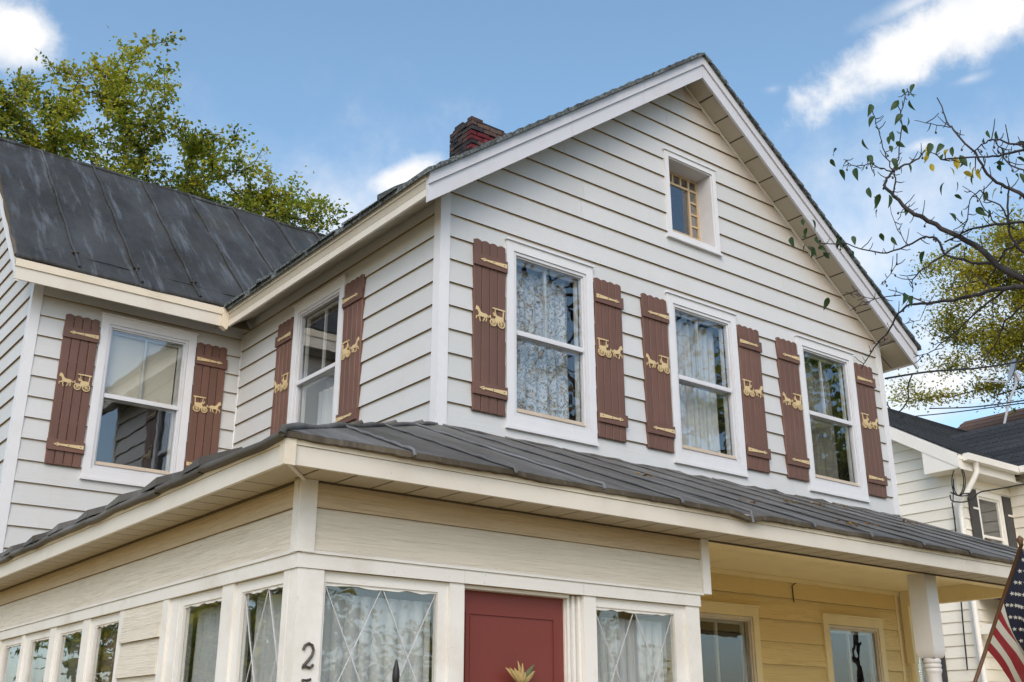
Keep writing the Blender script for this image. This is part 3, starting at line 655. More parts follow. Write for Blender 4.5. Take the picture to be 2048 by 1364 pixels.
# ------------------------------------------------------------------ chimney
ch = empty('chimney', house); rnd = random.Random(21)
cx0, cx1, cy0, cy1, ct = 2.44, 3.02, 3.0, 3.48, 9.0
part('mortar_core', MB().box(cx0+.03, cx1-.03, cy0+.03, cy1-.03, 7.4, ct-0.03), M['mortar'], ch)
BH, BL, BD = 0.066, 0.20, 0.095
for c in range(18):
    z = ct-BH*(c+1)
    L_ = [(cx0, cx1, 'x', cy0), (cx0, cx1, 'x', cy1-BD)] ; off = 0.10 if c % 2 else 0.0
    for a, b, ax, y in L_:
        x = a-off*(0 if c % 2 == 0 else 0)
        ed = [a+off]+[] ; ed = [a]+[q for q in np.arange(a+(BL if c % 2 == 0 else BL/2), b-0.04, BL)]+[b]
        for p, q in zip(ed, ed[1:]):
            j = rnd.uniform; dz = j(-.004, .004); o_ = j(-.012, .010); rough_ = j(0, .006)
            if c == 0 and j(0, 1) < .25: continue
            mat = 'brick_red' if (y == cy0 and c in (3, 4, 6) and p < a+0.42) else ('brick_brown' if (y == cy0 and c < 3 and j(0, 1) < .75) else rnd.choice(('brick_black', 'brick_black', 'brick_brown')))
            t = j(-.01, .01)
            part('brick', MB().add([(p+.006, y+o_, z+dz), (q-.006, y+o_+t, z+dz+rough_), (q-.006, y+BD, z+dz), (p+.006, y+BD, z+dz), (p+.010, y+o_+.003, z+BH-.012+dz), (q-.010, y+o_+t, z+BH-.012+dz), (q-.006, y+BD, z+BH-.012+dz), (p+.006, y+BD, z+BH-.012+dz)], [(0,3,2,1), (4,5,6,7), (0,1,5,4), (1,2,6,5), (2,3,7,6), (3,0,4,7)]), M[mat], ch)
    for xx in (cx0, cx1-BD):
        a, b = cy0+BD, cy1-BD; ed = [a]+list(np.arange(a+(BL/2 if c % 2 == 0 else BL), b-.04, BL))+[b]
        for p, q in zip(ed, ed[1:]):
            o_ = rnd.uniform(-.012, .010)
            if c == 0 and rnd.random() < .35: continue
            part('brick', MB().box(xx+(o_ if xx == cx0 else 0), xx+BD, p+.006, q-.006, z+rnd.uniform(-.004, .004), z+BH-.012), M[rnd.choice(('brick_black', 'brick_black', 'brick_brown'))], ch)

# ================================================================== porch
PX, PY = -2.17, -2.10                    # corner of the enclosed porch
ZE, ZT = 2.88, 3.86                      # porch roof: eave and top
EXP, EYP = -2.46, -2.44
FL = 0.29
pf = lambda y: ZT+(ZT-ZE)/2.44*y
rnd = random.Random(31)
pr = empty('roof', house)
fs = [-1.79+0.61*k for k in range(13)]
def wob(a, b, k): return 0.012*math.sin(5.3*a+1.3*k)*math.cos(3.1*b+k)+0.006*math.sin(13*a+9*b+k)
xedges = [EXP]+fs+[6.13]
droops = {0: .002, 2: .003, 4: .032, 6: .003, 7: .004, 9: .002}
def sag(x): return sum(d*math.exp(-((x-fs[k])/0.10)**2) for k, d in droops.items())
for k in range(len(xedges)-1):
    a, b = xedges[k], xedges[k+1]; nx, ny = 6, 14; P = np.zeros((nx+1, ny+1, 3)); droop = [0.004, 0.0, 0.008, 0.0, 0.045, 0.0, 0.006, 0.010, 0.004][k % 9]
    for i in range(nx+1):
        x = a+(b-a)*i/nx; yt = min(0.0, x*2.44/2.46)
        for j in range(ny+1):
            y = EYP+(yt-EYP)*j/ny; e = (1-j/ny)
            z = pf(y)+0.18*wob(x, y, k)*(0.4+0.6*math.sin(math.pi*i/nx))-sag(x)*e**6 - 0.003*math.sin(math.pi*i/nx)
            P[i, j] = (x, y-0.012*e**8*math.sin(3*x), z)
    part('roof_panel', MB().grid(P), M['porch_roof'], pr, smooth=True)
    e = np.array([np.array([a+(b-a)*i/18, 0, 0]) for i in range(19)]); e[:, 1] = np.interp(e[:, 0], P[:, 0, 0], P[:, 0, 1]); e[:, 2] = np.interp(e[:, 0], P[:, 0, 0], P[:, 0, 2])
    jg = np.array([[0, 0, rnd.uniform(-.0025, .0025)] for _ in e])
    part('drip_edge', MB().grid(np.stack([e+np.array([0, .004, .001]), e+np.array([0, -.010, -.006]), e+np.array([0, -.011, -.030])+jg, e+np.array([0, .02, -.032])+jg], 1)), M['tar'], pr)
for k, x in enumerate(fs):
    yt = min(0.0, x*2.44/2.46); n = 14
    pts = [(x+0.005*math.sin(1.7*j+k), EYP-0.02+(yt-EYP+0.01)*j/n, pf(EYP+(yt-EYP)*j/n)+0.004+0.003*math.sin(2.3*j+k)) for j in range(n+1)]
    pts = [(pts[0][0], pts[0][1]-0.012, pts[0][2]-0.03-(0.04 if k == 4 else 0))]+pts
    part('standing_seam', MB().tube(pts, [0.009]+[0.0095+0.002*math.sin(j*2.1+k) for j in range(n+1)], 5), M['worn_seam'], pr, smooth=True)
ls = [-1.54+0.575*k for k in range(10)]
plz = lambda x: ZT+(ZT-ZE)/2.46*x
yedges = [EYP]+ls+[YB-.01]
for k in range(len(yedges)-1):
    a, b = yedges[k], yedges[k+1]
    if b <= a: continue
    nx, ny = 4, 10; P = np.zeros((nx+1, ny+1, 3))
    for i in range(nx+1):
        y = a+(b-a)*i/nx; xt = min(0.0, y*2.46/2.44)
        for j in range(ny+1):
            x = EXP+(xt-EXP)*j/ny; P[i, j] = (x, y, plz(x)+wob(y, x, k+5)*0.6)
    mb = MB().grid(P); e = P[:, 0]; mb.grid(np.stack([e, e+np.array([-.02, 0, -.014]), e+np.array([-.016, 0, -.040]), e+np.array([.02, 0, -.042])], 1))
    part('roof_panel', mb, M['porch_roof'], pr, smooth=True)
for k, y in enumerate(ls):
    if y > YB: continue
    xt = min(0.0, y*2.46/2.44)
    pts = [(EXP-0.015, y, plz(EXP)-0.01)]+[(EXP+(xt-EXP)*j/10, y+0.01*math.sin(j), plz(EXP+(xt-EXP)*j/10)+0.022) for j in range(11)]
    part('standing_seam', MB().tube(pts, [0.014]+[0.016]*11, 6), M['porch_roof'], pr, smooth=True)
    part('seam_fold', MB().add([(EXP-.026, y-.02, ZE-.005), (EXP-.026, y+.20, ZE-.012), (EXP+.2, y+.20, plz(EXP+.2)+.004), (EXP+.2, y-.02, plz(EXP+.2)+.02), (EXP-.024, y-.02, ZE+.040), (EXP-.024, y+.20, ZE+.008), (EXP+.2, y+.20, plz(EXP+.2)+.02), (EXP+.2, y-.02, plz(EXP+.2)+.05)], [(0,1,2,3), (4,5,6,7), (0,1,5,4), (1,2,6,5), (2,3,7,6), (3,0,4,7)]), M['porch_roof'], pr)
hip = [(EXP+(0-EXP)*j/16-0.005, EYP+(0-EYP)*j/16-0.005, pf(EYP+(0-EYP)*j/16)+0.002+0.006*math.sin(j*1.9)) for j in range(17)]
part('hip_cap', MB().tube([(EXP-.02, EYP-.02, ZE-.03)]+hip, [0.016]+[0.017+0.004*math.sin(j*2.2) for j in range(17)], 7), M['porch_roof'], pr, smooth=True)
part('flashing', MB().tube([(0.08+6.0*j/40, -0.028, ZT-0.016+0.007*math.sin(j*1.3)+0.005*math.sin(j*3.7)) for j in range(41)], [0.016+0.006*math.sin(j*2.7) for j in range(41)], 6), M['porch_roof'], pr, smooth=True)
part('flashing', MB().tube([(-0.028, 0.02+3.7*j/20, ZT-0.015+0.01*math.sin(j*1.3)) for j in range(21)], 0.02, 6), M['porch_roof'], pr, smooth=True)
# eave fascia: cream upper edge, white lower board
part('eave_fascia', MB().prism([(-2.415, 2.735), (3.1, 2.735), (3.1, 2.823), (-2.415, 2.823)], -2.415, -2.395), M['fascia'], pr)
part('eave_fascia', MB().prism([(3.103, 2.735), (6.12, 2.735), (6.12, 2.823), (3.103, 2.823)], -2.415, -2.395), M['fascia'], pr)
part('eave_moulding', MB().prism([(-2.42, 2.825), (6.13, 2.825), (6.13, 2.868), (-2.42, 2.868)], -2.422, -2.395), M['fascia_cream'], pr)
part('eave_fascia', MB().box(-2.435, -2.416, -2.40, 1.2, 2.735, 2.823), M['fascia'], pr); part('eave_fascia', MB().box(-2.435, -2.416, 1.203, YB-.03, 2.735, 2.823), M['fascia'], pr)
part('eave_moulding', MB().box(-2.443, -2.423, -2.40, YB-.03, 2.825, 2.868), M['fascia_cream'], pr)
part('corner_block', MB().prism([(-2.442, -2.37), (-2.446, -2.43), (-2.39, -2.430), (-2.385, -2.416), (-2.43, -2.416), (-2.43, -2.37)], 2.728, 2.872, axis='z'), M['fascia_cream'], pr)
x = -2.41
while x < 6.0:
    x2 = min(x+0.20, 6.1); part('soffit_panel', MB().box(x, x2-0.014, -2.394, -2.09, 2.752, 2.757), M['soffit'], pr); x = x2
y = -2.088
while y < YB-.05:
    y2 = min(y+0.20, YB-.03); part('soffit_panel', MB().box(-2.414, -2.15, y, y2-0.014, 2.752, 2.757), M['soffit'], pr); y = y2
part('soffit_backing', MB().box(-2.41, 6.1, -2.392, -2.08, 2.7585, 2.765).box(-2.412, -2.14, -2.078, YB-.04, 2.7585, 2.765), M['soffit_line'], pr)
part('soffit_channel', MB().tube([(-2.42, -2.40, 2.748), (-2.17, -2.11, 2.746)], 0.009, 5), M['trim_old'], pr)
part('soffit_channel', MB().box(-2.1, 6.0, -2.122, -2.102, 2.744, 2.7515), M['soffit_line'], pr); part('soffit_channel', MB().box(-2.198, -2.172, -2.1, 3.7, 2.744, 2.7515), M['soffit_line'], pr)

# enclosed part: frieze of two wide boards, header, posts, windows, door
def frieze(loc, rz, u0, u1):
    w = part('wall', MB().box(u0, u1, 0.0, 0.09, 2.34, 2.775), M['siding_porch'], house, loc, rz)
    part('siding_board', board([(u0, 2.625), (u1, 2.625), (u1, 2.752), (u0, 2.752)], 2.625, 2.80, 0.02, 0.006), [M['siding_eave_shade'], M['lap_edge']], w)
    part('siding_board', board([(u0, 2.422), (u1, 2.422), (u1, 2.625), (u0, 2.625)], 2.422, 2.625, 0.02, 0.005), [M['siding_porch'], M['lap_edge']], w)
    part('starter_strip', MB().box(u0, u1, -0.026, 0.0, 2.406, 2.4205), M['trim_old'], w)
    return w
wf = frieze((PX, PY, 0), 0, 0.0, 2.72)
wl = frieze((PX, YB, 0), -math.pi/2, 0.0, YB-PY)
for a, b in ((-2.186, -1.235), (-1.233, -0.42), (-0.418, 0.527)): part('header_board', MB().box(a-PX, b-PX, -0.016, 0.0, 2.338, 2.4045), M['trim_old'], wf)
for a, b in ((0.0, 3.6), (3.602, YB-PY+0.0)): part('header_board', MB().box(a, b, -0.016, 0.0, 2.338, 2.4045), M['trim_old'], wl)
part('corner_trim', MB().box(PX-0.028, PX+0.058, PY-0.030, PY-0.001, 2.409, 2.750), M['trim_old'], house); part('corner_trim', MB().box(PX-0.030, PX-0.001, PY+0.0, PY+0.045, 2.409, 2.750), M['trim_old'], house)
part('corner_trim', MB().box(0.553, 0.618, PY-0.030, PY+0.09, 2.415, 2.750), M['trim_old'], house)
def box_part(name, x0, x1, y0, y1, z0, z1, mat, parent=house): return part(name, MB().box(x0, x1, y0, y1, z0, z1), M[mat], parent)
ZH = 2.3365
# front posts
box_part('post', PX-0.006, -2.04, PY-0.008, PY+0.135, FL, ZH, 'trim_old')
box_part('post', -1.318, -1.230, PY-0.004, PY+0.10, FL, ZH, 'trim_old')
box_part('post', -0.410, -0.318, PY-0.004, PY+0.10, FL, ZH, 'trim_old')
box_part('post', 0.408, 0.525, PY-0.004, PY+0.12, FL, ZH, 'trim_old')
def porch_window(loc, rz, w, glass_l, glass_r, lattice, zlo=1.0):
    """local x from 0..w; glass between glass_l and w-glass_r"""
    H = ZH-zlo; fr = part('window', MB().box(0, glass_l, 0.012, 0.05, 0, H).box(w-glass_r, w, 0.012, 0.05, 0, H).box(glass_l, w-glass_r, 0.012, 0.05, H-0.052, H).box(glass_l, w-glass_r, 0.012, 0.05, 0, 0.06), M['trim_old'], house, (loc[0], loc[1], zlo), rz)
    part('pane', MB().box(glass_l, w-glass_r, 0.030, 0.033, 0.06, H-0.052), M['glass'], fr)
    rp = random.Random(int(w*1000)+int(loc[0]*100)); pts = [(glass_l, H-0.054)]
    n = 14
    P = [(glass_l, H-0.051)]+[(glass_l+(w-glass_r-glass_l)*i/n, H-0.058-rp.uniform(0, 0.012)) for i in range(n+1)]+[(w-glass_r, H-0.051)]
    part('putty', MB().prism(P, 0.020, 0.0295), M['trim_old'], fr)
    if lattice:
        gw_ = w-glass_r-glass_l; q = gw_/4; top = H-0.052; hz = 0.325; e = 0.0021
        segs = [(0, 1), (2, 1), (2, 3), (4, 3)]
        def bar(xa, za, xb, zb, d):
            mb = MB(); mb.add([(xa-e, 0.0285-d, za), (xa+e, 0.0285-d, za), (xb+e, 0.0285-d, zb), (xb-e, 0.0285-d, zb), (xa-e, 0.0298, za), (xa+e, 0.0298, za), (xb+e, 0.0298, zb), (xb-e, 0.0298, zb)], [(0,1,2,3), (4,7,6,5), (0,4,5,1), (2,6,7,3), (1,5,6,2), (0,3,7,4)])
            part('lattice_bar', mb, M['storm'], fr)
        z = top; k = 0
        while z > 0.1:
            zn = max(z-hz, 0.06); f = (z-zn)/hz
            for a, b in segs:
                a2, b2 = (a, b) if k % 2 == 0 else (b, a)
                xa = glass_l+a2*q; xb = xa+(b2-a2)*q*f; bar(xa, z, xb, zn, 0.001+0.002*(a2 < b2))
            z = zn; k += 1
    return fr
porch_window((-2.0395, PY, 0), 0, 0.721, 0.020, 0.062, True)
porch_window((-0.3175, PY, 0), 0, 0.725, 0.006, 0.085, True)
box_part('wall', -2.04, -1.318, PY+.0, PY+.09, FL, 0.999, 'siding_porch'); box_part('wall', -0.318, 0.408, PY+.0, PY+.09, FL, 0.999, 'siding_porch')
# door in its frame
dr = part('door', MB().box(-1.222, -0.497, PY+0.075, PY+0.115, FL+.02, 2.318), M['door'], house)
part('door_panel', MB().frame(-1.165, -0.556, 1.50, 2.215, 0.016, PY+0.068, PY+0.0745).box(-1.135, -0.586, PY+0.071, PY+0.0745, 1.53, 2.185), M['door'], dr)
part('door_panel', MB().frame(-1.165, -0.556, 0.45, 1.38, 0.016, PY+0.068, PY+0.0745), M['door'], dr)
part('door_jamb', MB().box(-0.4955, -0.412, PY+0.062, PY+0.12, FL, 2.334).box(-0.492, -0.474, PY+0.045, PY+0.0615, FL, 2.334).box(-0.462, -0.444, PY+0.035, PY+0.0615, FL, 2.334).box(-0.432, -0.4125, PY+0.022, PY+0.0615, FL, 2.334), M['trim_old'], house)
part('door_jamb', MB().box(-1.2295, -1.2235, PY+0.0, PY+0.12, FL, 2.334).box(-1.2225, -0.4965, PY+0.02, PY+0.12, 2.3195, 2.337), M['trim_old'], house)
# left side of the porch
def yl(y): return YB-y                                     # local x on the left wall
lw = [(-2.02, -1.408, 0.0, 0.05), (-1.268, -0.668, 0.0, 0.04), (0.25, 0.819, 0, 0.06), (0.957, 1.554, 0, 0.05), (1.688, 2.331, 0, 0.10), (2.41, 3.0, 0, 0.06)]
for y0, y1, gr, gl in lw: porch_window((PX, y1, 0), -math.pi/2, y1-y0, gl+0.02, gr+0.012, y0 < -1.5)
for a, b in ((-2.10+0.137, -2.021),): pass
part('post', MB().box(PX-0.0075, PX+0.1, -1.9645, -2.0205, FL, ZH), M['trim_old'], house)
for y0, y1 in ((-1.407, -1.269), (0.820, 0.956), (1.555, 1.687), (2.332, 2.409), (3.001, 3.2)): box_part('post', PX-0.004, PX+0.10, y0, y1, FL, ZH, 'trim_old')
part('post', MB().box(PX-0.010, PX+0.10, -0.5545, -0.470, FL, ZH).box(PX+0.008, PX+0.10, -0.667, -0.555, FL, ZH), M['trim_old'], house)
box_part('post', PX-0.006, PX+0.10, 0.165, 0.249, FL, ZH, 'trim_old')
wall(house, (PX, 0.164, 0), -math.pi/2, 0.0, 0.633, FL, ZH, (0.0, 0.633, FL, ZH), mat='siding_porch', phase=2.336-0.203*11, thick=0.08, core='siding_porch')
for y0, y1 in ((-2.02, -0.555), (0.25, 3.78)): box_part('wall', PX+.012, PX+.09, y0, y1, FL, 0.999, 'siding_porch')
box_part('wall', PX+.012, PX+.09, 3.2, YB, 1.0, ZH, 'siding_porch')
# porch ceiling over the enclosed part, floor, foundation, dividing wall
box_part('ceiling', PX+.1, 0.5, PY+.1, -0.005, 2.42, 2.44, 'ceiling'); box_part('ceiling', PX+.1, -0.005, 0.0, YB-.005, 2.42, 2.44, 'ceiling')
box_part('floor', PX, 6.05, PY, -0.01, 0.2, FL-.002, 'post'); box_part('floor', PX, -0.01, 0.0, YB-.01, 0.2, FL-.002, 'post')
box_part('foundation', PX+.05, 6.0, PY+.05, -0.02, 0.0, 0.199, 'concrete'); box_part('foundation', PX+.05, -0.02, 0.01, YB-.02, 0.0, 0.199, 'concrete')
for k in range(2): box_part('step', -1.45-.1*k, -0.3+.1*k, PY-0.35*(k+1), PY-0.35*k-.002, 0.0, 0.2-.1*k, 'concrete')
box_part('wall', 0.45, 0.525, PY+.13, -0.02, FL, 2.75, 'siding_porch_shade')

# open part: back wall, windows, ceiling, beam, turned post
wall(house, (0, 0, 0), 0, 0.1, HW, 0.0, 2.999, (0.53, 5.82, FL, 2.985), [(2.603, 2.603+WW, 2.71-WH, 2.71), (4.550, 4.55+WW, 2.71-WH, 2.71)], mat='siding_porch_shade', phase=2.4228-0.2045*10, exposure=0.2045, core='siding_porch_shade')
def dull(w):
    return w
window(house, (2.603, 0, 2.71-WH), 0, '_cream'); window(house, (4.550, 0, 2.71-WH), 0, '_cream')
box_part('frieze_board', 0.53, 5.904, -0.030, -0.0005, 2.986, 3.028, 'ceiling')
part('hook', MB().tube([(4.19, -0.024, 2.985), (4.12, -0.030, 2.95), (4.13, -0.030, 2.80)], 0.006, 5), M['iron'], house)
box_part('ceiling', 0.53, 6.06, -1.953, -0.006, 3.030, 3.042, 'ceiling')
for x0_, x1_ in ((0.62, 3.0), (3.003, 6.0)): box_part('beam', x0_, x1_, -2.088, -1.955, 2.7555, 2.985, 'ceiling')
box_part('beam', 5.905, 6.0, -1.953, -0.035, 2.875, 3.028, 'ceiling')
box_part('corner_trim', 5.822, 5.86, -0.024, -0.0005, FL, 2.985, 'ceiling')
def turned_post(px, py, s, sq_top, sq_bot):
    p = empty('post', house); h = s/2
    n = 8; P = []
    mb = MB()
    # square head ends in a rounded lamb's tongue
    prof = [(h, sq_top), (h, sq_bot+0.07)]+[(h*(0.66+0.34*math.cos(t)), sq_bot+0.07-0.07*math.sin(t)) for t in np.linspace(0.15, math.pi/2, 7)]
    rings = []
    for r, z in prof: rings.append([(px-r, py-r, z), (px+r, py-r, z), (px+r, py+r, z), (px-r, py+r, z)])
    vs = [v for r in rings for v in r]; fs_ = []
    for i in range(len(rings)-1):
        for k in range(4): fs_.append((i*4+k, i*4+(k+1) % 4, (i+1)*4+(k+1) % 4, (i+1)*4+k))
    mb.add(vs, fs_); part('post_head', mb, M['post'], p)
    r0 = h*0.78; z = sq_bot+0.002; prof = [(r0*0.9, z)]
    for i in range(3):
        for t in np.linspace(0, math.pi, 6): prof.append((r0*(1.0+0.09*math.sin(t)), z-0.004-0.034*i-0.034*(t/math.pi)))
    zb = z-0.11
    prof += [(r0*0.92, zb-0.01), (r0*0.95, zb-0.2), (r0*1.02, zb-0.7), (r0*0.9, 0.95), (r0*0.98, 0.94)]
    part('turned_shaft', MB().lathe(prof, (px, py), 24), M['post'], p, smooth=True)
    part('post_base', MB().box(px-h, px+h, py-h, py+h, FL, 0.94), M['post'], p)
turned_post(3.118, -2.022, 0.150, 2.755, 2.14)
turned_post(5.945, -2.015, 0.165, 2.755, 2.13)
pp = part('post', MB().box(5.905, 5.985, -0.115, -0.030, 2.30, 2.874), M['ceiling'], house)
part('turned_shaft', MB().lathe([(0.04, 2.299), (0.046, 2.28), (0.038, 2.26), (0.046, 2.24), (0.038, 2.22), (0.044, 2.2), (0.044, 1.0), (0.05, FL)], (5.945, -0.075), 16), M['ceiling'], pp, smooth=True)
# numerals on the corner post
def stroke(pts, r=0.006): return MB().tube([(x, PY-0.0145, z) for x, z in pts], r, 6)
a = [(-2.136+0.064*u, 1.892+0.108*v) for u, v in ((.10, .72), (.22, .90), (.50, 1.0), (.80, .92), (.92, .72), (.80, .50), (.50, .28), (.18, .08), (.10, .02), (.35, .06), (.70, .0), (.95, .14))]
n2 = part('numeral', stroke(a, 0.0065), M['numeral'], house); n2['label'] = 'dark metal house number 2'
a = [(-2.140+0.064*u, 1.735+0.108*v) for u, v in ((.90, 1.0), (.55, .95), (.28, .98), (.22, .58), (.55, .66), (.85, .50), (.88, .22), (.60, .02), (.25, .05), (.08, .18))]
n5 = part('numeral', stroke(a, 0.0065), M['numeral'], house); n5['label'] = 'dark metal house number 5'
# curtains and blinds
curtain('curtain', 'lace curtain behind the first gable window beside the house corner', M['lace'], (gw[0]+.14, 0.16, ZW+.14), 0, WW-.28, WH-.28, 6, 0.02, seed=1)
curtain('curtain', 'pale sheer curtain behind the middle of the three gable windows', M['sheer'], (gw[1]+.14, 0.16, ZW+.14), 0, WW-.28, WH-.28, 8, 0.022, seed=2)
curtain('curtain', 'dark drape behind the gable window nearest the cream neighbour house', M['drape'], (gw[2]+.42, 0.2, ZW+.14), 0, WW-.56, WH-.28, 4, 0.03, seed=3)
curtain('curtain', 'sheer curtain behind the upper window under the long eave', M['sheer'], (0.2, YB-sw[0]-.14, ZW+.14), -math.pi/2, WW-.28, 0.62, 7, 0.02, seed=4)
curtain('roller_blind', 'cream roller shade half drawn behind the upper window below the standing seam roof', M['shade'], (wx+wu+.14, YB+0.09, ZW-0.04+.80), 0, WW-.28, 0.70, 1, 0.003, seed=5, cat='window shade')
curtain('curtain', 'gathered sheer curtain behind the latticed porch window beside the house number', M['sheer'], (-2.03, PY+0.12, 1.0), 0, 0.68, 1.245, 9, 0.022, seed=6)
curtain('curtain', 'gathered sheer curtain behind the latticed porch window beside the open porch', M['sheer'], (-0.31, PY+0.12, 1.0), 0, 0.66, 1.245, 9, 0.022, seed=7)
curtain('curtain', 'gathered grey sheer curtain behind the latticed porch window around the numbered corner post', M['sheer'], (PX+0.12, -1.43, 1.0), -math.pi/2, 0.58, 1.27, 8, 0.022, seed=8)
curtain('curtain', 'grey sheer curtain behind the plain porch window beside the short siding panel', M['sheer'], (PX+0.12, -0.70, 1.0), -math.pi/2, 0.54, 1.27, 7, 0.02, seed=9)
for i, (y0, y1, lb) in enumerate(((0.25, 0.819, 'torn brown paper covering the porch window just past the short siding panel'), (0.957, 1.554, 'brown paper covering the second porch window past the short siding panel'), (1.688, 2.331, 'brown paper covering the third porch window past the short siding panel'), (2.41, 3.0, 'brown paper covering the farthest porch window at the picture edge'))):
    o = curtain('window_paper', lb, M['paper'] if i < 1 else M['drape'], (PX+0.09, y1-.02, 1.0), -math.pi/2, y1-y0-.04, 1.26, 2, 0.012, seed=20+i, cat='window paper')

# ================================================================== neighbour house
nb = tag(empty('house'), 'cream sided neighbour house with black shingle roof, gutters and charcoal shutters', 'house')
NX, NY, NE = 14.0, 3.72, 6.30                      # near corner, eave height
NR = 8.5; LB = 2*(NR-NY); NS = 0.61
wall(nb, (NX, NY+LB, 0), -math.pi/2, 0.0, LB, 0.0, 10.3, (0.0, LB-.08, 0.2, 10.2), [(LB-1.82, LB-1.08, 2.0, 3.02)], [(-NS, 1.0, 6.46), (NS, 1.0, 6.46+NS*LB)], mat='nb_siding', phase=0.05, core='nb_siding', edge='nb_edge')
XC = at(2019, 990, 1, NY)[0]
wnz = 4.40
wnx = at(1950, 1000, 1, NY)[0]; wnx1 = at(2008, 1050, 1, NY)[0]
wall(nb, (NX, NY, 0), 0, 0.0, XC-NX, 0.0, NE, (0.10, XC-NX, 0.2, NE-.05), [(wnx-NX, wnx1-NX, 4.3, 5.88)], mat='nb_siding', phase=0.05, core='nb_siding', edge='nb_edge')
wall(nb, (XC, NY, 0), -math.pi/2, 0.0, 3.0, 0.0, NE, (0.02, 2.92, 0.2, NE-.05), mat='nb_siding', phase=0.05, core='nb_siding', edge='nb_edge')
part('wall', MB().box(XC, XC+2.6, NY-3.0, NY-2.9, 0, NE).prism([(XC, NE), (XC+2.6, NE), (XC+1.3, NE+1.1)], NY-3.0, NY-2.9), M['nb_siding'], nb)
part('corner_trim', MB().box(NX-.02, NX+.098, NY-.022, NY+.003, 0, NE).box(NX-.02, NX+.003, NY+.0035, NY+.08, 0, NE), M['nb_trim'], nb)
nr = empty('roof', nb)
nz = lambda y: 6.36+NS*(y-(NY-.38))
# front slope in shingle courses
nC = 34; yA = NY-0.38
for k in range(nC):
    ya = yA+(NR-yA)*k/nC; yb = yA+(NR-yA)*min(1, (k+1.2)/nC)
    part('shingle_course', MB().prism([(ya, nz(ya)+.02), (yb, nz(yb)+.02), (yb, nz(yb)+.035), (ya, nz(ya)+.050)], NX-0.42, 24.0, axis='x'), M['shingle_dark'], nr)
part('roof_deck', MB().prism([(yA+.02, nz(yA)-.08), (NR, nz(NR)-.08), (NR, nz(NR)+.018), (yA+.02, nz(yA)+.018)], NX-.40, 24, axis='x').prism([(NR, nz(NR)-.08), (2*NR-yA, nz(yA)-.08), (2*NR-yA, nz(yA)+.03), (NR, nz(NR)+.03)], NX-.40, 24, axis='x'), M['nb_trim'], nr)
part('rake_board', MB().prism([(yA+.03, nz(yA)-.24), (NR, nz(NR)-.24), (NR, nz(NR)-.01), (yA+.03, nz(yA)-.01)], NX-.43, NX-.40, axis='x'), M['nb_trim'], nr)
part('rake_soffit', MB().prism([(yA+.05, nz(yA)-.24), (NR, nz(NR)-.24), (NR, nz(NR)-.22), (yA+.05, nz(yA)-.22)], NX-.399, NX-.001, axis='x'), M['nb_trim'], nr)
part('eave_return', MB().prism([(yA+.06, nz(yA)-.24), (NY+.35, nz(yA)-.24), (NY+.35, nz(NY+.35)-.245), (yA+.06, nz(yA)-.16)], NX-.42, NX-.002, axis='x'), M['nb_trim'], nr)
part('eave_soffit', MB().box(NX, 24, yA+.03, NY, nz(yA)-.245, nz(yA)-.225), M['nb_trim'], nr)
part('eave_fascia', MB().box(NX-.40, XC-.36, yA+.032, yA+.05, nz(yA)-.25, nz(yA)+.015), M['nb_trim'], nr)
# cross gable roof with a valley
for k in range(10):
    t0, t1 = k/10, min(1, (k+1.25)/10); xa, xb = XC-.35+t0*1.65, XC-.35+t1*1.65; za, zb = nz(yA)+.03+t0*1.35, nz(yA)+.03+t1*1.35
    part('shingle_course', MB().prism([(xa, za), (xb, zb), (xb, zb+.015), (xa, za+.03)], NY-3.35, 5.75), M['shingle_dark'], nr)
part('roof_deck', MB().prism([(XC-.33, nz(yA)-.06), (XC+1.3, nz(yA)+1.29), (XC+2.93, nz(yA)-.06), (XC+2.93, nz(yA)+.02), (XC+1.3, nz(yA)+1.37), (XC-.33, nz(yA)+.02)], NY-3.33, 5.7), M['shingle_dark'], nr)
for k in range(7): part('valley_debris', MB().tube([(XC-.2+.16*k, yA+.35+.27*k, nz(yA)+.20+.165*k), (XC-.2+.16*k+.05, yA+.35+.27*k+.04, nz(yA)+.215+.165*k)], .02, 5), M['dry_leaf'], nr)
gy = yA-.05
part('gutter', MB().prism([(gy-.06, nz(yA)+.03), (gy-.05, nz(yA)-.09), (gy+.06, nz(yA)-.10), (gy+.07, nz(yA)+.03)], NX-.30, XC-.30, axis='x'), M['nb_trim'], nr)
part('gutter', MB().prism([(XC-.46, nz(yA)+.03), (XC-.45, nz(yA)-.09), (XC-.35, nz(yA)-.10), (XC-.34, nz(yA)+.03)], NY-3.3, gy-.07), M['nb_trim'], nr)
part('downspout', MB().tube([(NX+.02, gy, 6.28), (NX+.02, gy, 6.10), (NX-.01, gy+.08, 5.95), (NX-.10, NY-.10, 5.55), (NX-.11, NY-.075, 5.40), (NX-.11, NY-.075, 2.2), (NX-.11, NY-.075, 0.1)], 0.052, 8), M['nb_trim'], nb, smooth=True)
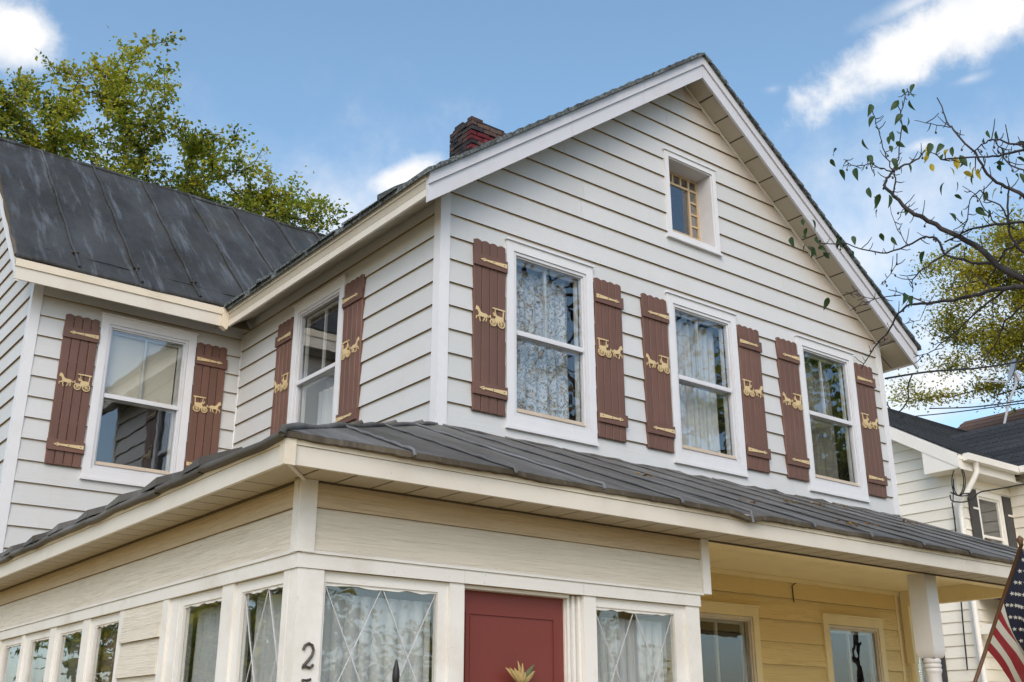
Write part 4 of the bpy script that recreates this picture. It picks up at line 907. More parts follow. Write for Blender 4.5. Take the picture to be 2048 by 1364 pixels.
# upper window, shutters
w_ = wnx1-wnx; W0 = wnx
wn = part('window', MB().frame(W0, W0+w_, 4.3, 5.88, 0.08, NY-.03, NY+.04), M['nb_trim'], nb)
part('sash', MB().frame(W0+.081, W0+w_-.081, 4.381, 5.799, 0.04, NY+.0, NY+.04).box(W0+.121, W0+w_-.121, NY+.01, NY+.04, 5.04, 5.09), M['nb_trim'], wn)
part('pane', MB().box(W0+.12, W0+w_-.12, NY+.02, NY+.024, 4.42, 5.76), M['glass'], wn)
part('room_lining', MB().add([(W0,NY+.1,4.2),(W0+w_,NY+.1,4.2),(W0+w_,NY+.9,4.2),(W0,NY+.9,4.2),(W0,NY+.1,6.0),(W0+w_,NY+.1,6.0),(W0+w_,NY+.9,6.0),(W0,NY+.9,6.0)], [(0,3,2,1),(4,5,6,7),(1,2,6,5),(2,3,7,6),(3,0,4,7)]), M['shadow'], wn)
for xs_ in (W0-.30, W0+w_+.01):
    sh = part('shutter', MB().box(xs_, xs_+.29, NY-.05, NY-.02, 4.20, 5.90), M['nb_shutter'], nb)
    part('shutter_bracket', MB().box(xs_+.10, xs_+.26, NY-.066, NY-.051, 5.52, 5.555), M['nb_trim'], sh)
    mb = MB()
    for k in range(5):
        a = 6.283*k/5; mb.prism([(xs_+.15+.055*math.cos(a)+.048*math.cos(t), 4.25+.05*math.sin(a)+.045*math.sin(t)) for t in np.arange(0, 6.2, .8)], NY-.075-.001*k, NY-.052)
    part('shutter_ornament', mb, M['nb_trim'], sh)
# lower window on the gable end, blinds
yc0, yc1 = NY+1.82, NY+1.08
lw_ = part('window', MB().box(NX-.03, NX+.03, yc1-.08, yc1, 1.9, 3.10).box(NX-.03, NX+.03, yc0, yc0+.08, 1.9, 3.10).box(NX-.035, NX+.03, yc1, yc0, 3.02, 3.10), M['nb_trim'], nb)
for k in range(26): part('blind_slat', MB().box(NX+.03, NX+.045, yc1, yc0, 2.02+k*.038, 2.045+k*.038), M['nb_trim'], lw_)
part('pane', MB().box(NX+.012, NX+.016, yc1, yc0, 2.0, 3.02), M['glass'], lw_)
for ya in (yc1-.42, yc0+.10):
    s2 = part('shutter', MB().box(NX-.05, NX-.02, ya, ya+.32, 1.88, 3.12), M['nb_shutter'], nb); part('shutter_bracket', MB().box(NX-.07, NX-.051, ya+.1, ya+.30, 2.86, 2.89), M['nb_trim'], s2)
# little entry roof by the downspout
er = empty('entry_porch', nb)
part('roof_slope', MB().prism([(NY-1.6, 3.45), (NY-.02, 3.95), (NY-.02, 4.0), (NY-1.6, 3.5)], NX+.12, XC-.05, axis='x'), M['shingle_dark'], er)
part('entry_beam', MB().box(NX-.02, XC-.02, NY-1.6, NY-1.45, 3.26, 3.44), M['nb_trim'], er); part('entry_beam', MB().box(NX-.02, NX+.10, NY-1.449, NY-.03, 3.26, 3.42), M['nb_trim'], er)
for x_ in (NX+.05,): part('entry_post', MB().box(x_, x_+.12, NY-1.58, NY-1.46, 0, 3.259), M['nb_trim'], er)
# far house: brown roof
fh = tag(empty('house'), 'distant house showing only its brown shingled roof above the black one', 'house')
Q0 = at(1955, 838, 0, 25.0); yr, zr_ = Q0[1], Q0[2]
part('wall', MB().box(20.5, 29.5, yr-12, yr, 0, zr_-2.8), M['nb_siding'], fh)
fr_ = empty('roof', fh)
for k in range(18):
    t0, t1 = k/18, min(1, (k+1.25)/18); mb = MB(); n = 60; vs = []
    xa, xb = 20+5*t0, 20+5*t1; za, zb = zr_-3.2+3.2*t0, zr_-3.2+3.2*t1
    for i in range(n+1):
        y = yr+.4-12.8*i/n; j = 0.05*abs(math.sin(i*0.9+k*1.6)); vs += [(xa-j, y, za+.0-j*.6), (xa-j, y, za+.05-j*.6), (xb, y, zb+.015)]
    mb.add(vs, [(3*i, 3*i+3, 3*i+4, 3*i+1) for i in range(n)]+[(3*i+1, 3*i+4, 3*i+5, 3*i+2) for i in range(n)])
    part('shingle_course', mb, M['shingle_brown'], fr_)
part('roof_slope', MB().add([(25, yr+.4, zr_), (30, yr+.4, zr_-3.2), (30, yr-12.4, zr_-3.2), (25, yr-12.4, zr_)], [(0, 1, 2, 3)]), M['shingle_brown'], fr_)
# satellite dish
D = at(2028, 740, 1, 4.6)
ds = tag(empty('satellite_dish'), 'grey satellite dish on a bracket above the black roof', 'satellite dish')
mb = MB(); n = 20; prof = []
nrm = np.array([-0.66, 0.66, 0.32]); nrm /= np.linalg.norm(nrm); ua = np.cross(nrm, [0, 0, 1]); ua /= np.linalg.norm(ua); ub = np.cross(ua, nrm)
rings = []
for r in np.linspace(0.0, 0.25, 6): rings.append([tuple(D+ua*r*math.cos(2*math.pi*k/n)+ub*r*1.1*math.sin(2*math.pi*k/n)+nrm*(r*r*0.8)) for k in range(n)])
for off, s in ((0, 1), (-0.015, 1)):
    o = len(mb.v)
    for rg in rings: mb.v += [tuple(np.array(q)+nrm*off) for q in rg]
    for i in range(len(rings)-1):
        for k in range(n): mb.f.append((o+i*n+k, o+i*n+(k+1) % n, o+(i+1)*n+(k+1) % n, o+(i+1)*n+k)); mb.m.append(0)
part('reflector', mb, M['dish'], ds, smooth=True)
A0 = D-ub*0.30+nrm*0.05; A1 = at(1975, 762, 0, A0[0]-0.42)
part('feed_arm', MB().tube([A0, (A0+A1)/2+np.array([0, 0, -.02]), A1], 0.018, 6), M['dish'], ds); part('feed_horn', MB().tube([A1+np.array([0, 0, -.03]), A1+np.array([0.02, 0, .05]), A1+nrm*-.06+np.array([0, 0, .05])], 0.03, 8), M['dish'], ds)
part('mast', MB().tube([D-nrm*.05-ub*.12, D-nrm*.10-ub*.35, D-nrm*.03-ub*.75, D-nrm*.03-ub*2.2], 0.028, 7), M['dish'], ds); part('mount_bracket', MB().tube([D-nrm*.02-ub*.05, D-nrm*.16-ub*.22], 0.055, 6), M['dish'], ds)

# ------------------------------------------------------------------ cables
def cable(label, pts, r, sag=0.0, n=24):
    P = []
    for i in range(len(pts)-1):
        a, b = np.array(pts[i], float), np.array(pts[i+1], float); m = n if len(pts) == 2 else 8
        for k in range(m): t = k/m; P.append(a+(b-a)*t-np.array([0, 0, 1])*sag*4*t*(1-t))
    P.append(np.array(pts[-1], float))
    if len(pts) > 2:                       # smooth
        for _ in range(10): P = [P[0]]+[(P[i-1]+2*P[i]+P[i+1])/4 for i in range(1, len(P)-1)]+[P[-1]]
    return tag(part('cable', MB().tube(P, r, 6), M['rubber'], None, smooth=True), label, 'cable', 'service cables between the houses')
k0 = at(1771, 757, 0, 6.13)
cable('thick black service cable running from the gable corner past the dish', [k0, at(1860, 742, 0, 7.2), at(1950, 738, 0, 8.2), at(2048, 722, 0, 9.2), at(2200, 690, 0, 10.2)], 0.013)
cable('looped drip cable hanging beside the gable corner above the black roof', [at(1826, 746, 0, 6.8), at(1815, 770, 0, 6.8), at(1818, 800, 0, 6.75), at(1800, 825, 0, 6.6), at(1782, 822, 0, 6.4), at(1773, 806, 0, 6.3)], 0.008)
cable('thin black cable crossing behind the dish, upper of two', [at(1860, 817, 0, 13.5), at(1950, 815, 0, 12.5), at(2048, 801, 0, 11.5), at(2150, 785, 0, 10.5)], 0.012)
cable('thin black cable crossing behind the dish, lower of two', [at(1800, 835, 0, 13.5), at(1880, 828, 0, 12.5), at(1960, 818, 0, 12.0), at(2048, 806, 0, 11.5)], 0.010)
cable('black cable coiled in loose loops under the neighbour gutter', [at(1912, 930, 0, 13.8)]+[at(1914+13*math.sin(t)+3*t/6, 962-30*math.cos(t), 0, 13.78-.01*t) for t in np.arange(0.3, 11.5, 0.5)]+[at(1906, 1005, 0, 13.8)], 0.010)
cable('black cable running from the downspout past the neighbour upper window', [at(1900, 990, 1, 3.5), at(1902, 1003, 1, 3.45), at(1925, 1005, 1, 3.45), at(1945, 1000, 1, 3.4), at(1956, 984, 1, 3.3), at(1990, 979, 1, 3.0), at(2048, 968, 1, 2.2)], 0.012)
cable('black cable wrapped in a loop under the neighbour upper window sill line', [at(1901, 985, 1, 3.5), at(1920, 993, 1, 3.45), at(1940, 990, 1, 3.45), at(1938, 986, 1, 3.45), at(1925, 988, 1, 3.45)], 0.012)
cable('black conduit cable dropping along the neighbour corner', [at(1904, 1005, 0, 13.9), at(1908, 1030, 0, 13.9), at(1911, 1055, 0, 13.9), at(1925, 1240, 0, 13.9), at(1935, 1340, 0, 13.9)], 0.014)
cable('slim black cable hanging beside the turned porch post', [(5.86, -0.2, 2.45), (5.95, -0.22, 2.2), (6.02, -0.24, 1.9), (6.05, -0.26, 1.4), (6.05, -0.26, 0.3)], 0.006)

# ------------------------------------------------------------------ flag on a pole
fl = tag(empty('flag'), 'stars and stripes flag drooping from a slanted wooden pole on the porch', 'flag')
p_top = at(2042, 1092, 1, -2.86); p_low = at(1950, 1364, 1, -2.42)
pd = (p_low-p_top)/np.linalg.norm(p_low-p_top)
p_end = p_low+pd*0.42
part('flagpole', MB().tube([p_top-pd*0.02, p_end], 0.014, 8), M['wood_pole'], fl, smooth=True); part('pole_finial', MB().lathe([(0.001, p_top[2]+.075), (.018, p_top[2]+.06), (.024, p_top[2]+.04), (.016, p_top[2]+.02), (.012, p_top[2]+.005)], (p_top[0], p_top[1]), 10), M['wood_pole'], fl, smooth=True)
Hh = np.linalg.norm(at(1973, 1296, 1, -2.53)-p_top)
def cloth(s, t):
    """s 0..1 along the hoist (top to bottom), t 0..1 along the fly"""
    base = p_top+pd*(0.02+Hh*s)
    k = s**1.1
    d1 = np.array([0.10+0.62*k, -0.08, -1.0+0.30*k]); d1 /= np.linalg.norm(d1)
    Lf = 1.30*t
    p = base+d1*Lf+np.array([0.10, 0.0, -0.16])*t*t*k
    wv = 0.030*math.sin(9*s+5*t)*min(1, t*6)+0.018*math.sin(21*s-3*t)*min(1, t*5)
    return p+np.array([0.55, -0.8, 0.2])*wv+np.array([0.0, -0.016, 0])*(1 if t > 0 else 1)
for i in range(13):
    t0 = 0.40 if i < 7 else 0.0; nt_ = 24; P = np.array([[cloth((i+a/3)/13, t0+(1-t0)*b/nt_) for b in range(nt_+1)] for a in range(4)])
    part('stripe', MB().grid(P), M['flag_red'] if i % 2 == 0 else M['flag_white'], fl, smooth=True)
P = np.array([[cloth(7/13*a/10, 0.40*b/10) for b in range(11)] for a in range(11)]); part('canton', MB().grid(P), M['flag_blue'], fl, smooth=True)
for r in range(9):
    for c in range(6 if r % 2 == 0 else 5):
        s = 7/13*(r+.9)/9.8; t = 0.40*(c+(0.55 if r % 2 == 0 else 1.05))/6.1
        e = 1e-3; c0 = cloth(s, t); ds_ = cloth(s+e, t)-c0; dt_ = cloth(s, t+e)-c0; ds_ /= np.linalg.norm(ds_); dt_ = dt_-ds_*(dt_@ds_); dt_ /= np.linalg.norm(dt_); nn = np.cross(ds_, dt_)
        if nn @ (CAM-c0) < 0: nn = -nn
        for side in (1,):
            ring = []
            for k in range(10):
                a = math.pi*k/5; rr = 0.017 if k % 2 == 0 else 0.007; ring.append(c0+nn*0.004+ds_*rr*math.cos(a)+dt_*rr*math.sin(a))
            part('star', MB().add([c0+nn*0.005]+ring, [(0, 1+k, 1+(k+1) % 10) for k in range(10)]), M['flag_white'], fl)

# ------------------------------------------------------------------ iron finial post in front of the porch, door decoration, leaves on the roof
F0 = at(793, 1318, 1, -3.0); fx, fy, fz = F0
ip = tag(empty('railing_post'), 'black iron railing post with a spear finial in front of the porch window', 'railing post')
part('spear_finial', MB().lathe([(0.001, fz), (.006, fz-.012), (.0125, fz-.04), (.015, fz-.065), (.013, fz-.085), (.008, fz-.092), (.012, fz-.094), (.022, fz-.10), (.025, fz-.108), (.022, fz-.116), (.012, fz-.12), (.016, fz-.13), (.012, fz-.14)], (fx, fy), 14), M['iron'], ip, smooth=True)
part('post_shaft', MB().box(fx-.013, fx+.013, fy-.013, fy+.013, 0.0, fz-.141), M['iron'], ip)
dd = tag(empty('door_decoration'), 'dried corn husk bunch hanging on the red door', 'decoration')
rnd = random.Random(77); c0 = at(1035, 1362, 1, PY+.04)
for k in range(16):
    a = rnd.uniform(-0.9, 0.9); L_ = rnd.uniform(0.06, 0.13); w_2 = rnd.uniform(.010, .02); tx = math.sin(a); tz = math.cos(a); P = np.zeros((7, 3, 3)); cu = rnd.uniform(-.03, .03)
    for i in range(7):
        t = i/6; wd = w_2*math.sin(math.pi*min(1, t*0.9+.08))
        for j in (-1, 0, 1): P[i, j+1] = c0+np.array([tx*L_*t+cu*t*t+tz*wd*j, -0.012-0.03*t*(1-t)*2-.006*(k % 4)-(0.006 if j == 0 else 0), tz*L_*t-0.02-tx*wd*j])
    part('husk', MB().grid(P), M['husk'] if k % 6 else M['husk_green'], dd, smooth=True)
part('husk_knot', MB().tube([c0+np.array([0, -.02, -.05]), c0+np.array([0, -.03, -.02]), c0+np.array([0, -.02, .0])], [.01, .026, .012], 8), M['husk'], dd, smooth=True)
rl = random.Random(9)
spots = [(1285, 958, 'left of the middle gable window sill'), (1487, 1010, 'above the drooping seam of the porch roof'), (1585, 1012, 'below the third gable window'), (1683, 1018, 'below the last shutter'), (1720, 1062, 'on the porch roof near its bright bent pan'), (1745, 1058, 'just right of another clump near the bent pan'), (1825, 1052, 'below the end of the gable wall'), (1975, 1086, 'near the flag end of the porch roof'), (1640, 1016, 'small, between two shutters')]
n_ = np.array([0, -(ZT-ZE)/2.44, 1.0]); d_ = ZT
for i, (px, py, lb) in enumerate(spots):
    v = ((px-1024)/FPX)*CR-((py-682)/FPX)*CU+CF; t = (d_-n_@CAM)/(n_@v); c = CAM+v*t
    c[1] = min(max(c[1], -2.3), -0.08); c[2] = pf(c[1])
    mb = MB()
    for k in range(rl.randint(4, 8)):
        o = np.array([rl.uniform(-.09, .09), rl.uniform(-.03, .03), 0]); o[2] = o[1]*(ZT-ZE)/2.44+0.03; a = rl.uniform(0, 6.28); s = rl.uniform(.018, .032); e = np.array([math.cos(a), math.sin(a), rl.uniform(-.3, .6)]); g = np.array([-math.sin(a), math.cos(a), rl.uniform(-.3, .6)])
        q = c+o; mb.add([q-e*s, q-g*s*.5+np.array([0, 0, .01]), q+e*s, q+g*s*.5+np.array([0, 0, .012])], [(0, 1, 2), (0, 2, 3)])
    tag(part('leaf_clump', mb, M['dry_leaf'], None), 'dry brown leaf clump '+lb, 'leaves', 'dry leaves caught on the porch roof')

# ================================================================== trees
def skeleton(root, trunk, lobes, n, seed, step=0.5):
    """points drawn in the lobes, each joined to the nearest limb: returns nodes, parents"""
    r = np.random.default_rng(seed); nodes = [np.array(root, float)]; par = [-1]
    for p in trunk: nodes.append(np.array(p, float)); par.append(len(nodes)-2)
    vol = np.array([l[1][0]*l[1][1]*l[1][2] for l in lobes]); w = vol/vol.sum(); pts = []
    for li, (c, rad) in enumerate(lobes):
        for _ in range(max(3, int(n*w[li]))):
            d = r.normal(size=3); d /= np.linalg.norm(d); q = r.uniform(0.15, 1)**(1/2.2); pts.append(np.array(c)+d*q*np.array(rad))
    top = nodes[-1]; pts.sort(key=lambda p: np.linalg.norm(p-top)); tips = []
    for p in pts:
        A = np.array(nodes[1:]); dv = A-p; dist = np.linalg.norm(dv*np.array([1, 1, 1.0]), axis=1)+np.maximum(0, A[:, 2]-p[2])*0.8
        i = int(np.argmin(dist))+1; q = nodes[i]; L_ = np.linalg.norm(p-q); m = max(1, int(L_/step)); prev = i
        for k in range(1, m+1):
            t = k/m; x = q+(p-q)*t+(r.normal(size=3)*0.05*L_*math.sin(math.pi*t) if k < m else 0)+np.array([0, 0, 0.06*L_*math.sin(math.pi*t)])
            nodes.append(x); par.append(prev); prev = len(nodes)-1
        tips.append(prev)
    return nodes, par, tips
def limbs_mesh(nodes, par, r_tip, r_max, sides=5, power=0.44):
    n = len(nodes); cnt = np.zeros(n); has = set(par)
    for i in range(n-1, -1, -1):
        if i not in has: cnt[i] += 1
        if par[i] >= 0: cnt[par[i]] += cnt[i]
    rad = np.minimum(r_max, r_tip*np.maximum(cnt, 1)**power); mb = MB()
    for i in range(1, n):
        p = par[i]; a, b = nodes[p], nodes[i]
        mb.tube([a, b], [min(rad[p], rad[i]*1.6), rad[i]], sides if rad[i] < .05 else 8, cap=False)
    return mb
def leaves_mesh(name, centers, size, mat, seed, per, spread, flat=0.35, shape=0.62):
    r = np.random.default_rng(seed); C = np.repeat(np.array(centers), per, axis=0); n = len(C)
    C = C+r.normal(size=(n, 3))*np.array(spread)
    nrm = r.normal(size=(n, 3)); nrm[:, 2] = np.abs(nrm[:, 2])+flat; nrm /= np.linalg.norm(nrm, axis=1)[:, None]
    a = np.cross(nrm, r.normal(size=(n, 3))); a /= np.linalg.norm(a, axis=1)[:, None]; b = np.cross(nrm, a); s = (size*r.uniform(0.6, 1.25, n))[:, None]
    V = np.stack([C-a*s*.5, C+b*s*.5*shape+nrm*s*.10-a*s*.05, C+a*s*.5, C-b*s*.5*shape+nrm*s*.10-a*s*.05], 1).reshape(-1, 3)
    me = bpy.data.meshes.new(name); idx = np.arange(n)[:, None]*4
    F_ = np.concatenate([idx+np.array([[0, 1, 2]]), idx+np.array([[0, 2, 3]])], 1).reshape(-1, 3)
    me.vertices.add(len(V)); me.vertices.foreach_set('co', V.ravel().astype(np.float32)); me.loops.add(F_.size); me.loops.foreach_set('vertex_index', F_.ravel().astype(np.int32))
    me.polygons.add(len(F_)); me.polygons.foreach_set('loop_start', np.arange(0, F_.size, 3, dtype=np.int32)); me.polygons.foreach_set('loop_total', np.full(len(F_), 3, np.int32)); me.materials.append(mat); me.update(calc_edges=True); return me
def tree(label, root, trunk, lobes, n, mat, leaf, per, spread, seed, r_tip=0.012, r_max=0.28, name='maple_tree', group=None, along=2):
    t = tag(empty(name), label, 'tree', group); nodes, par, tips = skeleton(root, trunk, lobes, n, seed)
    part('trunk', limbs_mesh(nodes, par, r_tip, r_max), M['bark'], t, smooth=True)
    r = np.random.default_rng(seed+1); cs = []
    for i in tips:
        p = i
        for k in range(along):
            cs.append(nodes[p]); q = par[p]
            if q > 0: cs.append((nodes[p]+nodes[q])/2); p = q
    o = link('crown', leaves_mesh('crown', cs, leaf, mat, seed+2, per, spread), t); o['kind'] = 'stuff'; return t
def lob(px, py, dist, rx, ry, rz=None):
    c = atd(px, py, dist); k = dist/FPX; return (c, (rx*k, (rz or rx)*k, ry*k))
DL = 19.0
ltree = tree('tall green maple rising behind the standing seam roof', (1.8, 12.5, 0), [(1.9, 12.4, 2.5), (1.6, 12.3, 5.0), (1.2, 12.2, 6.8)],
     [lob(265, 150, DL, 85, 85), lob(190, 215, DL, 110, 85), lob(60, 250, DL-.5, 100, 95), lob(20, 190, DL, 80, 55), lob(150, 320, DL, 150, 60), lob(330, 300, DL, 110, 60), lob(450, 320, DL, 85, 48), lob(430, 380, DL, 130, 45), lob(545, 385, DL, 85, 38), lob(610, 420, DL, 75, 38), lob(560, 430, DL, 110, 34), lob(-90, 260, DL, 120, 150), lob(320, 90, DL, 40, 35), lob(100, 140, DL, 35, 30), lob(480, 270, DL, 30, 16), lob(310, 420, DL, 200, 50)],
     700, M['maple'], 0.082, 12, (0.085, 0.085, 0.065), 4, along=2, r_tip=0.006)
DR = 31.0
rtree = tree('yellow-green feathery locust tree standing beyond the black shingle roof', (36.5, 7.5, 0), [(36.4, 7.6, 4), (36.0, 7.8, 8.0), (34.5, 8.2, 11.5)],
     [lob(1985, 500, DR, 90, 55), lob(1900, 560, DR, 65, 70), lob(2000, 620, DR, 110, 100), lob(1870, 640, DR, 50, 35), lob(1940, 700, DR, 70, 40), lob(1850, 765, DR, 60, 45), lob(1810, 790, DR, 36, 40), lob(2080, 520, DR, 110, 110), lob(2080, 680, DR, 100, 100), lob(1985, 800, DR, 50, 36), lob(1905, 500, DR, 45, 28), lob(2030, 470, DR, 60, 35)],
     460, M['locust'], 0.085, 15, (0.24, 0.24, 0.09), 14, along=3, name='locust_tree', r_tip=0.0065, r_max=0.15)
def front_tree(label, x, y, h, mat, seed, r):
    return tree(label, (x, y, 0), [(x+.1, y, h*.25), (x, y+.1, h*.45)], [((x, y, h*.72), (r, r, h*.24)), ((x+r*.6, y, h*.6), (r*.6, r*.6, h*.16)), ((x-r*.6, y+.3, h*.62), (r*.6, r*.6, h*.18))], 150, mat, 0.26, 12, (0.35, 0.35, 0.25), seed, name='street_tree', group='trees across the street', along=2)
front_tree('leafy street tree mirrored in the gable window nearest the cream neighbour house', 20.0, -10.5, 13.5, M['maple'], 51, 4.0)
st = tree('tall sparse street tree mirrored in the first two gable windows', (11.5, -9.9, 0), [(11.5, -9.9, 3.0), (11.6, -9.8, 5.5)], [((11.0, -9.8, 9.5), (4.2, 2.4, 3.4)), ((8.5, -9.6, 9.0), (2.2, 1.6, 2.0)), ((14.0, -9.9, 9.5), (2.4, 1.8, 2.4))], 260, M['autumn'], 0.16, 3, (0.18, 0.18, 0.15), 56, r_tip=0.018, name='street_tree', group='trees across the street', along=1)
def low_tree(label, x, y, h, r, mat, seed):
    return tree(label, (x, y, 0), [(x, y, h*.15), (x+.1, y, h*.3)], [((x, y, h*.5), (r, r, h*.42)), ((x+r*.7, y+.4, h*.4), (r*.6, r*.6, h*.3)), ((x-r*.7, y-.4, h*.42), (r*.6, r*.6, h*.3))], 170, mat, 0.24, 12, (0.3, 0.3, 0.28), seed, name='street_tree', group='trees across the street', along=2)
low_tree('broad low green tree across the street mirrored in the latticed front porch windows', 7.0, -23.0, 6.5, 3.6, M['maple'], 57)
low_tree('golden low tree across the street mirrored in the window below the standing seam roof', 1.0, -24.0, 9.5, 3.4, M['autumn'], 58)
low_tree('bushy green tree behind the lot mirrored in the side porch windows', -8.0, 12.0, 7.0, 2.8, M['maple'], 59)
low_tree('bushy golden tree behind the lot mirrored in the side porch windows', -12.5, 19.0, 7.5, 3.4, M['autumn'], 60)
low_tree('broad green tree down the street mirrored in the porch wall windows', 15.0, -22.0, 6.5, 3.8, M['maple'], 63)

# crabapple: bare limbs and a few large leaves in front of the gable
cb = tag(empty('crabapple_tree'), 'sparse crabapple with thin dark branches and a few large leaves beside the gable', 'tree')
T3 = lambda p: (1560+p[0]/4.133, 150+p[1]/4.133)
T4 = lambda p: (1560+p[0]/3.59, 420+p[1]/3.59)
BR = [  # pixels of the limb, distance at its start and end, radius at start and end
 ([(2048, 559), (1994, 531), (1950, 490), (1900, 465), (1855, 442), (1819, 421), (1787, 392), (1770, 375), (1773, 356), (1787, 341), (1809, 329), (1838, 317), (1850, 300)], 6.0, 6.3, .026, .004),
 ([(1786, 389), (1791, 363), (1788, 344), (1798, 307), (1802, 266), (1802, 223), (1810, 194), (1814, 177)], 6.2, 6.4, .007, .003),
 ([(1786, 342), (1773, 317), (1763, 281), (1751, 247), (1745, 215)], 6.25, 6.3, .005, .0025),
 ([(1784, 343), (1758, 336), (1744, 327), (1729, 331), (1703, 330), (1688, 319)], 6.25, 6.5, .006, .0025),
 ([(2048, 392), (2020, 377), (1993, 365), (1974, 348), (1957, 319), (1945, 300), (1908, 261), (1899, 252), (1887, 225), (1874, 195)], 5.8, 6.0, .014, .003),
 ([(1900, 255), (1862, 247), (1829, 241)], 5.95, 6.1, .004, .002),
 ([(2048, 300), (2010, 308), (1976, 314), (1899, 317), (1882, 319), (1862, 305)], 5.6, 5.9, .009, .003),
 ([(2048, 290), (2029, 288), (2000, 279), (1976, 281), (1959, 293), (1942, 305)], 5.6, 5.8, .008, .003),
 ([(2048, 573), (1992, 579), (1950, 590), (1908, 601), (1855, 607), (1819, 609), (1797, 626), (1780, 657), (1755, 687), (1738, 712), (1722, 738)], 6.4, 7.4, .020, .003),
 ([(1983, 527), (1944, 526), (1889, 509), (1872, 476), (1852, 473), (1811, 492), (1774, 506), (1738, 501), (1694, 487), (1652, 487), (1630, 481)], 6.0, 6.8, .012, .003),
 ([(2048, 444), (1994, 448), (1950, 456), (1922, 467), (1889, 484)], 5.9, 6.1, .010, .005),
 ([(1922, 487), (1861, 526), (1839, 543), (1825, 559), (1825, 584)], 6.05, 6.2, .008, .003),
 ([(1855, 607), (1822, 593), (1777, 579)], 6.7, 6.8, .006, .003), ([(1802, 590), (1749, 598), (1716, 612), (1700, 622)], 6.8, 7.0, .005, .002), ([(1749, 598), (1720, 590), (1690, 584)], 6.9, 7.0, .004, .002),
 ([(2006, 582), (1964, 615), (1922, 654), (1894, 679), (1855, 707), (1827, 715)], 6.5, 6.8, .010, .002), ([(1894, 679), (1870, 690), (1858, 684)], 6.7, 6.8, .004, .002),
 ([(1985, 578), (1960, 560), (1930, 570), (1890, 585)], 6.4, 6.5, .006, .002), ([(2048, 610), (2010, 640), (1990, 690), (1960, 730)], 6.4, 6.7, .008, .003),
 ([(2015, 445), (2016, 400), (2018, 370)], 5.9, 5.9, .009, .005), ([(2040, 500), (2020, 470), (2018, 440), (2000, 410), (1975, 400), (1960, 380)], 5.9, 6.0, .010, .003),
 ([(1994, 448), (1970, 420), (1950, 388), (1925, 372)], 5.95, 6.1, .006, .002), ([(1960, 380), (1940, 400), (1935, 440), (1922, 467)], 5.95, 6.0, .004, .003),
 ([(1819, 492), (1795, 460), (1780, 410)], 6.2, 6.3, .004, .002), ([(1795, 440), (1805, 420), (1820, 408)], 6.2, 6.2, .003, .002), ([(1855, 606), (1840, 640), (1800, 650)], 6.7, 6.8, .003, .002),
 ([(1794, 507), (1792, 530), (1775, 555), (1762, 570)], 6.3, 6.4, .004, .002), ([(2048, 340), (2020, 330), (1995, 300), (1990, 275)], 5.6, 5.7, .006, .003), ([(2048, 480), (2010, 500), (1990, 540), (1970, 575)], 6.0, 6.2, .010, .004)]
bro = random.Random(17); brp = []
trunk_top = np.array([2.35, -4.55, 2.3])
part('trunk', MB().tube([(2.5, -4.75, 0), (2.45, -4.7, 0.8), (2.4, -4.6, 1.6), trunk_top, (2.2, -4.4, 3.0), (1.9, -4.2, 3.7)], [.13, .105, .09, .085, .06, .045], 10), M['twig'], cb, smooth=True)
hubs = [np.array([2.2, -4.4, 3.0]), np.array([1.9, -4.2, 3.7])]
for pts, d0, d1, r0, r1 in BR:
    n = len(pts); P = [atd(p[0], p[1], d0+(d1-d0)*i/(n-1)) for i, p in enumerate(pts)]
    Q = []
    for i in range(n-1):
        for k in range(3): t = k/3; Q.append(P[i]+(P[i+1]-P[i])*t+np.array([bro.uniform(-1, 1) for _ in range(3)])*0.006*(k > 0))
    Q.append(P[-1]); r0 *= 0.72; r1 *= 0.85; rad = [r0+(r1-r0)*(i/(len(Q)-1))**0.7 for i in range(len(Q))]
    if pts[0][0] >= 2040:
        h = min(hubs, key=lambda q: np.linalg.norm(q-Q[0])); h = h+np.array([bro.uniform(-.05, .05), bro.uniform(-.05, .05), bro.uniform(-.45, .1)]); m1 = h+(Q[0]-h)*.33+np.array([bro.uniform(-.12, .12), bro.uniform(-.12, .12), bro.uniform(.0, .18)]); m2 = h+(Q[0]-h)*.68+np.array([bro.uniform(-.1, .1), bro.uniform(-.1, .1), bro.uniform(-.04, .14)]); Q = [h, m1, m2]+Q; rad = [r0*1.6, r0*1.35, r0*1.15]+rad
    mb = MB().tube(Q, rad, 6)
    for i in range(2, len(Q)-1):                                  # spurs
        if bro.random() < 0.75:
            e = np.array([bro.uniform(-1, 1) for _ in range(3)]); e /= np.linalg.norm(e); L_ = bro.uniform(0.02, 0.09); mb.tube([Q[i], Q[i]+e*L_*.6, Q[i]+e*L_+np.array([0, 0, .012])], [.003, .0025, .0018], 4)
        if bro.random() < 0.22:
            e = np.array([bro.uniform(-1, 1) for _ in range(3)]); e /= np.linalg.norm(e); q = Q[i]+e*0.022-np.array([0, 0, .02]); mb.tube([Q[i], q+np.array([0, 0, .008]), q, q-np.array([0, 0, .007])], [.0015, .002, .007, .002], 5)
    part('branch', mb, M['twig'], cb, smooth=True)
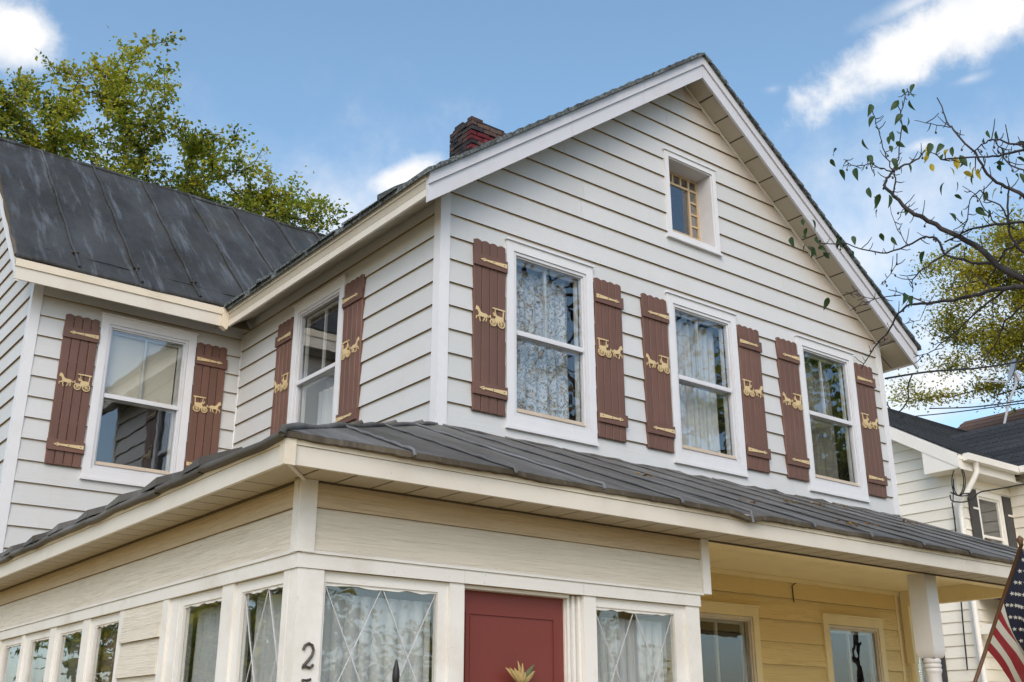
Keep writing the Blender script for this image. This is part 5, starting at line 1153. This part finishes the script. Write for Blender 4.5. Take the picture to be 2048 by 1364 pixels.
LV = [T3(p)+(0,) for p in [(1030,140),(1070,185),(1075,230),(985,235),(1110,100),(1010,350),(1060,375),(1020,440),(935,490),(910,530),(960,580),(915,610),(935,715),(1060,755),(785,455),(780,365),(760,268),(690,550),(475,635),(420,720),(495,805),(570,730),(625,795),(720,700),(735,690),(770,810),(740,955),(780,1030),(905,1015),(830,1010),(1050,1135),(810,1140),(835,1340),(1250,590),(1345,685),(1350,600),(1430,620),(1490,690),(1545,750),(1585,750),(1700,685),(1790,750),(1810,770),(1465,910),(1445,1020),(1400,1170),(1640,1120),(1715,990),(1510,1140),(1720,485),(1790,490),(1960,710),(1950,850),(1830,630),(1970,580),(1890,650),(1600,850),(2000,620),(1990,840),(1365,910),(1690,545)]]
LV += [T3(p)+(1,) for p in [(1215,660),(1225,700),(1250,760),(1410,790),(1465,720),(1450,700),(1520,830),(1570,850),(1800,965),(1620,780),(1270,605),(1400,640),(1640,800)]]
LV += [T4(p)+(0,) for p in [(160,85),(230,90),(80,215),(195,150),(170,210),(185,270),(200,285),(265,210),(280,235),(280,285),(310,330),(235,285),(350,650),(425,210),(445,215),(525,210),(520,315),(725,190),(805,215),(900,620),(945,640),(1040,320),(1500,20),(1410,10)]]
def leaf_mesh(mat, L_, w, curl, n=6):
    P = np.zeros((n+1, 3, 3))
    for i in range(n+1):
        t = i/n; wd = w*math.sin(math.pi*min(1, t**0.75*0.98+.01)); z = -curl*t*t
        for j in (-1, 0, 1): P[i, j+1] = (t*L_, j*wd, z*L_+abs(j)*wd*0.35)
    return MB().grid(P).mesh('leaf', mat, True)
LMS = [[leaf_mesh(M['crab_leaf'], l, w, c) for l, w, c in ((.055, .013, .3), (.064, .016, .6), (.045, .012, .15), (.075, .017, .45))], [leaf_mesh(M['crab_yellow'], l, w, c) for l, w, c in ((.052, .013, .3), (.060, .015, .5))]]
lr = random.Random(41)
for px, py, yel in LV:
    d = 6.1+lr.uniform(-.15, .25) if px > 1700 else 6.75
    p = atd(px, py, d); o = link('leaf', lr.choice(LMS[yel]), cb, p-np.array([0, 0, -0.02]))
    o.rotation_euler = (lr.uniform(-1.0, 1.0), lr.uniform(0.3, 1.5), lr.uniform(0, 6.28))
# the rest of its crown, out to the street side (seen mirrored in the gable windows)
nodes, par, tips = skeleton((2.4, -4.6, 1.6), [(2.35, -4.55, 2.3), (2.6, -4.7, 3.2)], [((3.4, -4.9, 4.3), (1.3, 1.0, 1.1)), ((2.6, -5.3, 4.8), (1.0, 0.8, 1.0)), ((4.4, -5.2, 4.6), (1.2, 0.9, 1.1))], 90, 61, 0.3)
part('branch', limbs_mesh(nodes, par, 0.006, 0.07), M['twig'], cb, smooth=True)
o = link('crown', leaves_mesh('crown', [nodes[i] for i in tips], 0.075, M['crab_leaf'], 62, 5, (.12, .12, .12)), cb); o['kind'] = 'stuff'
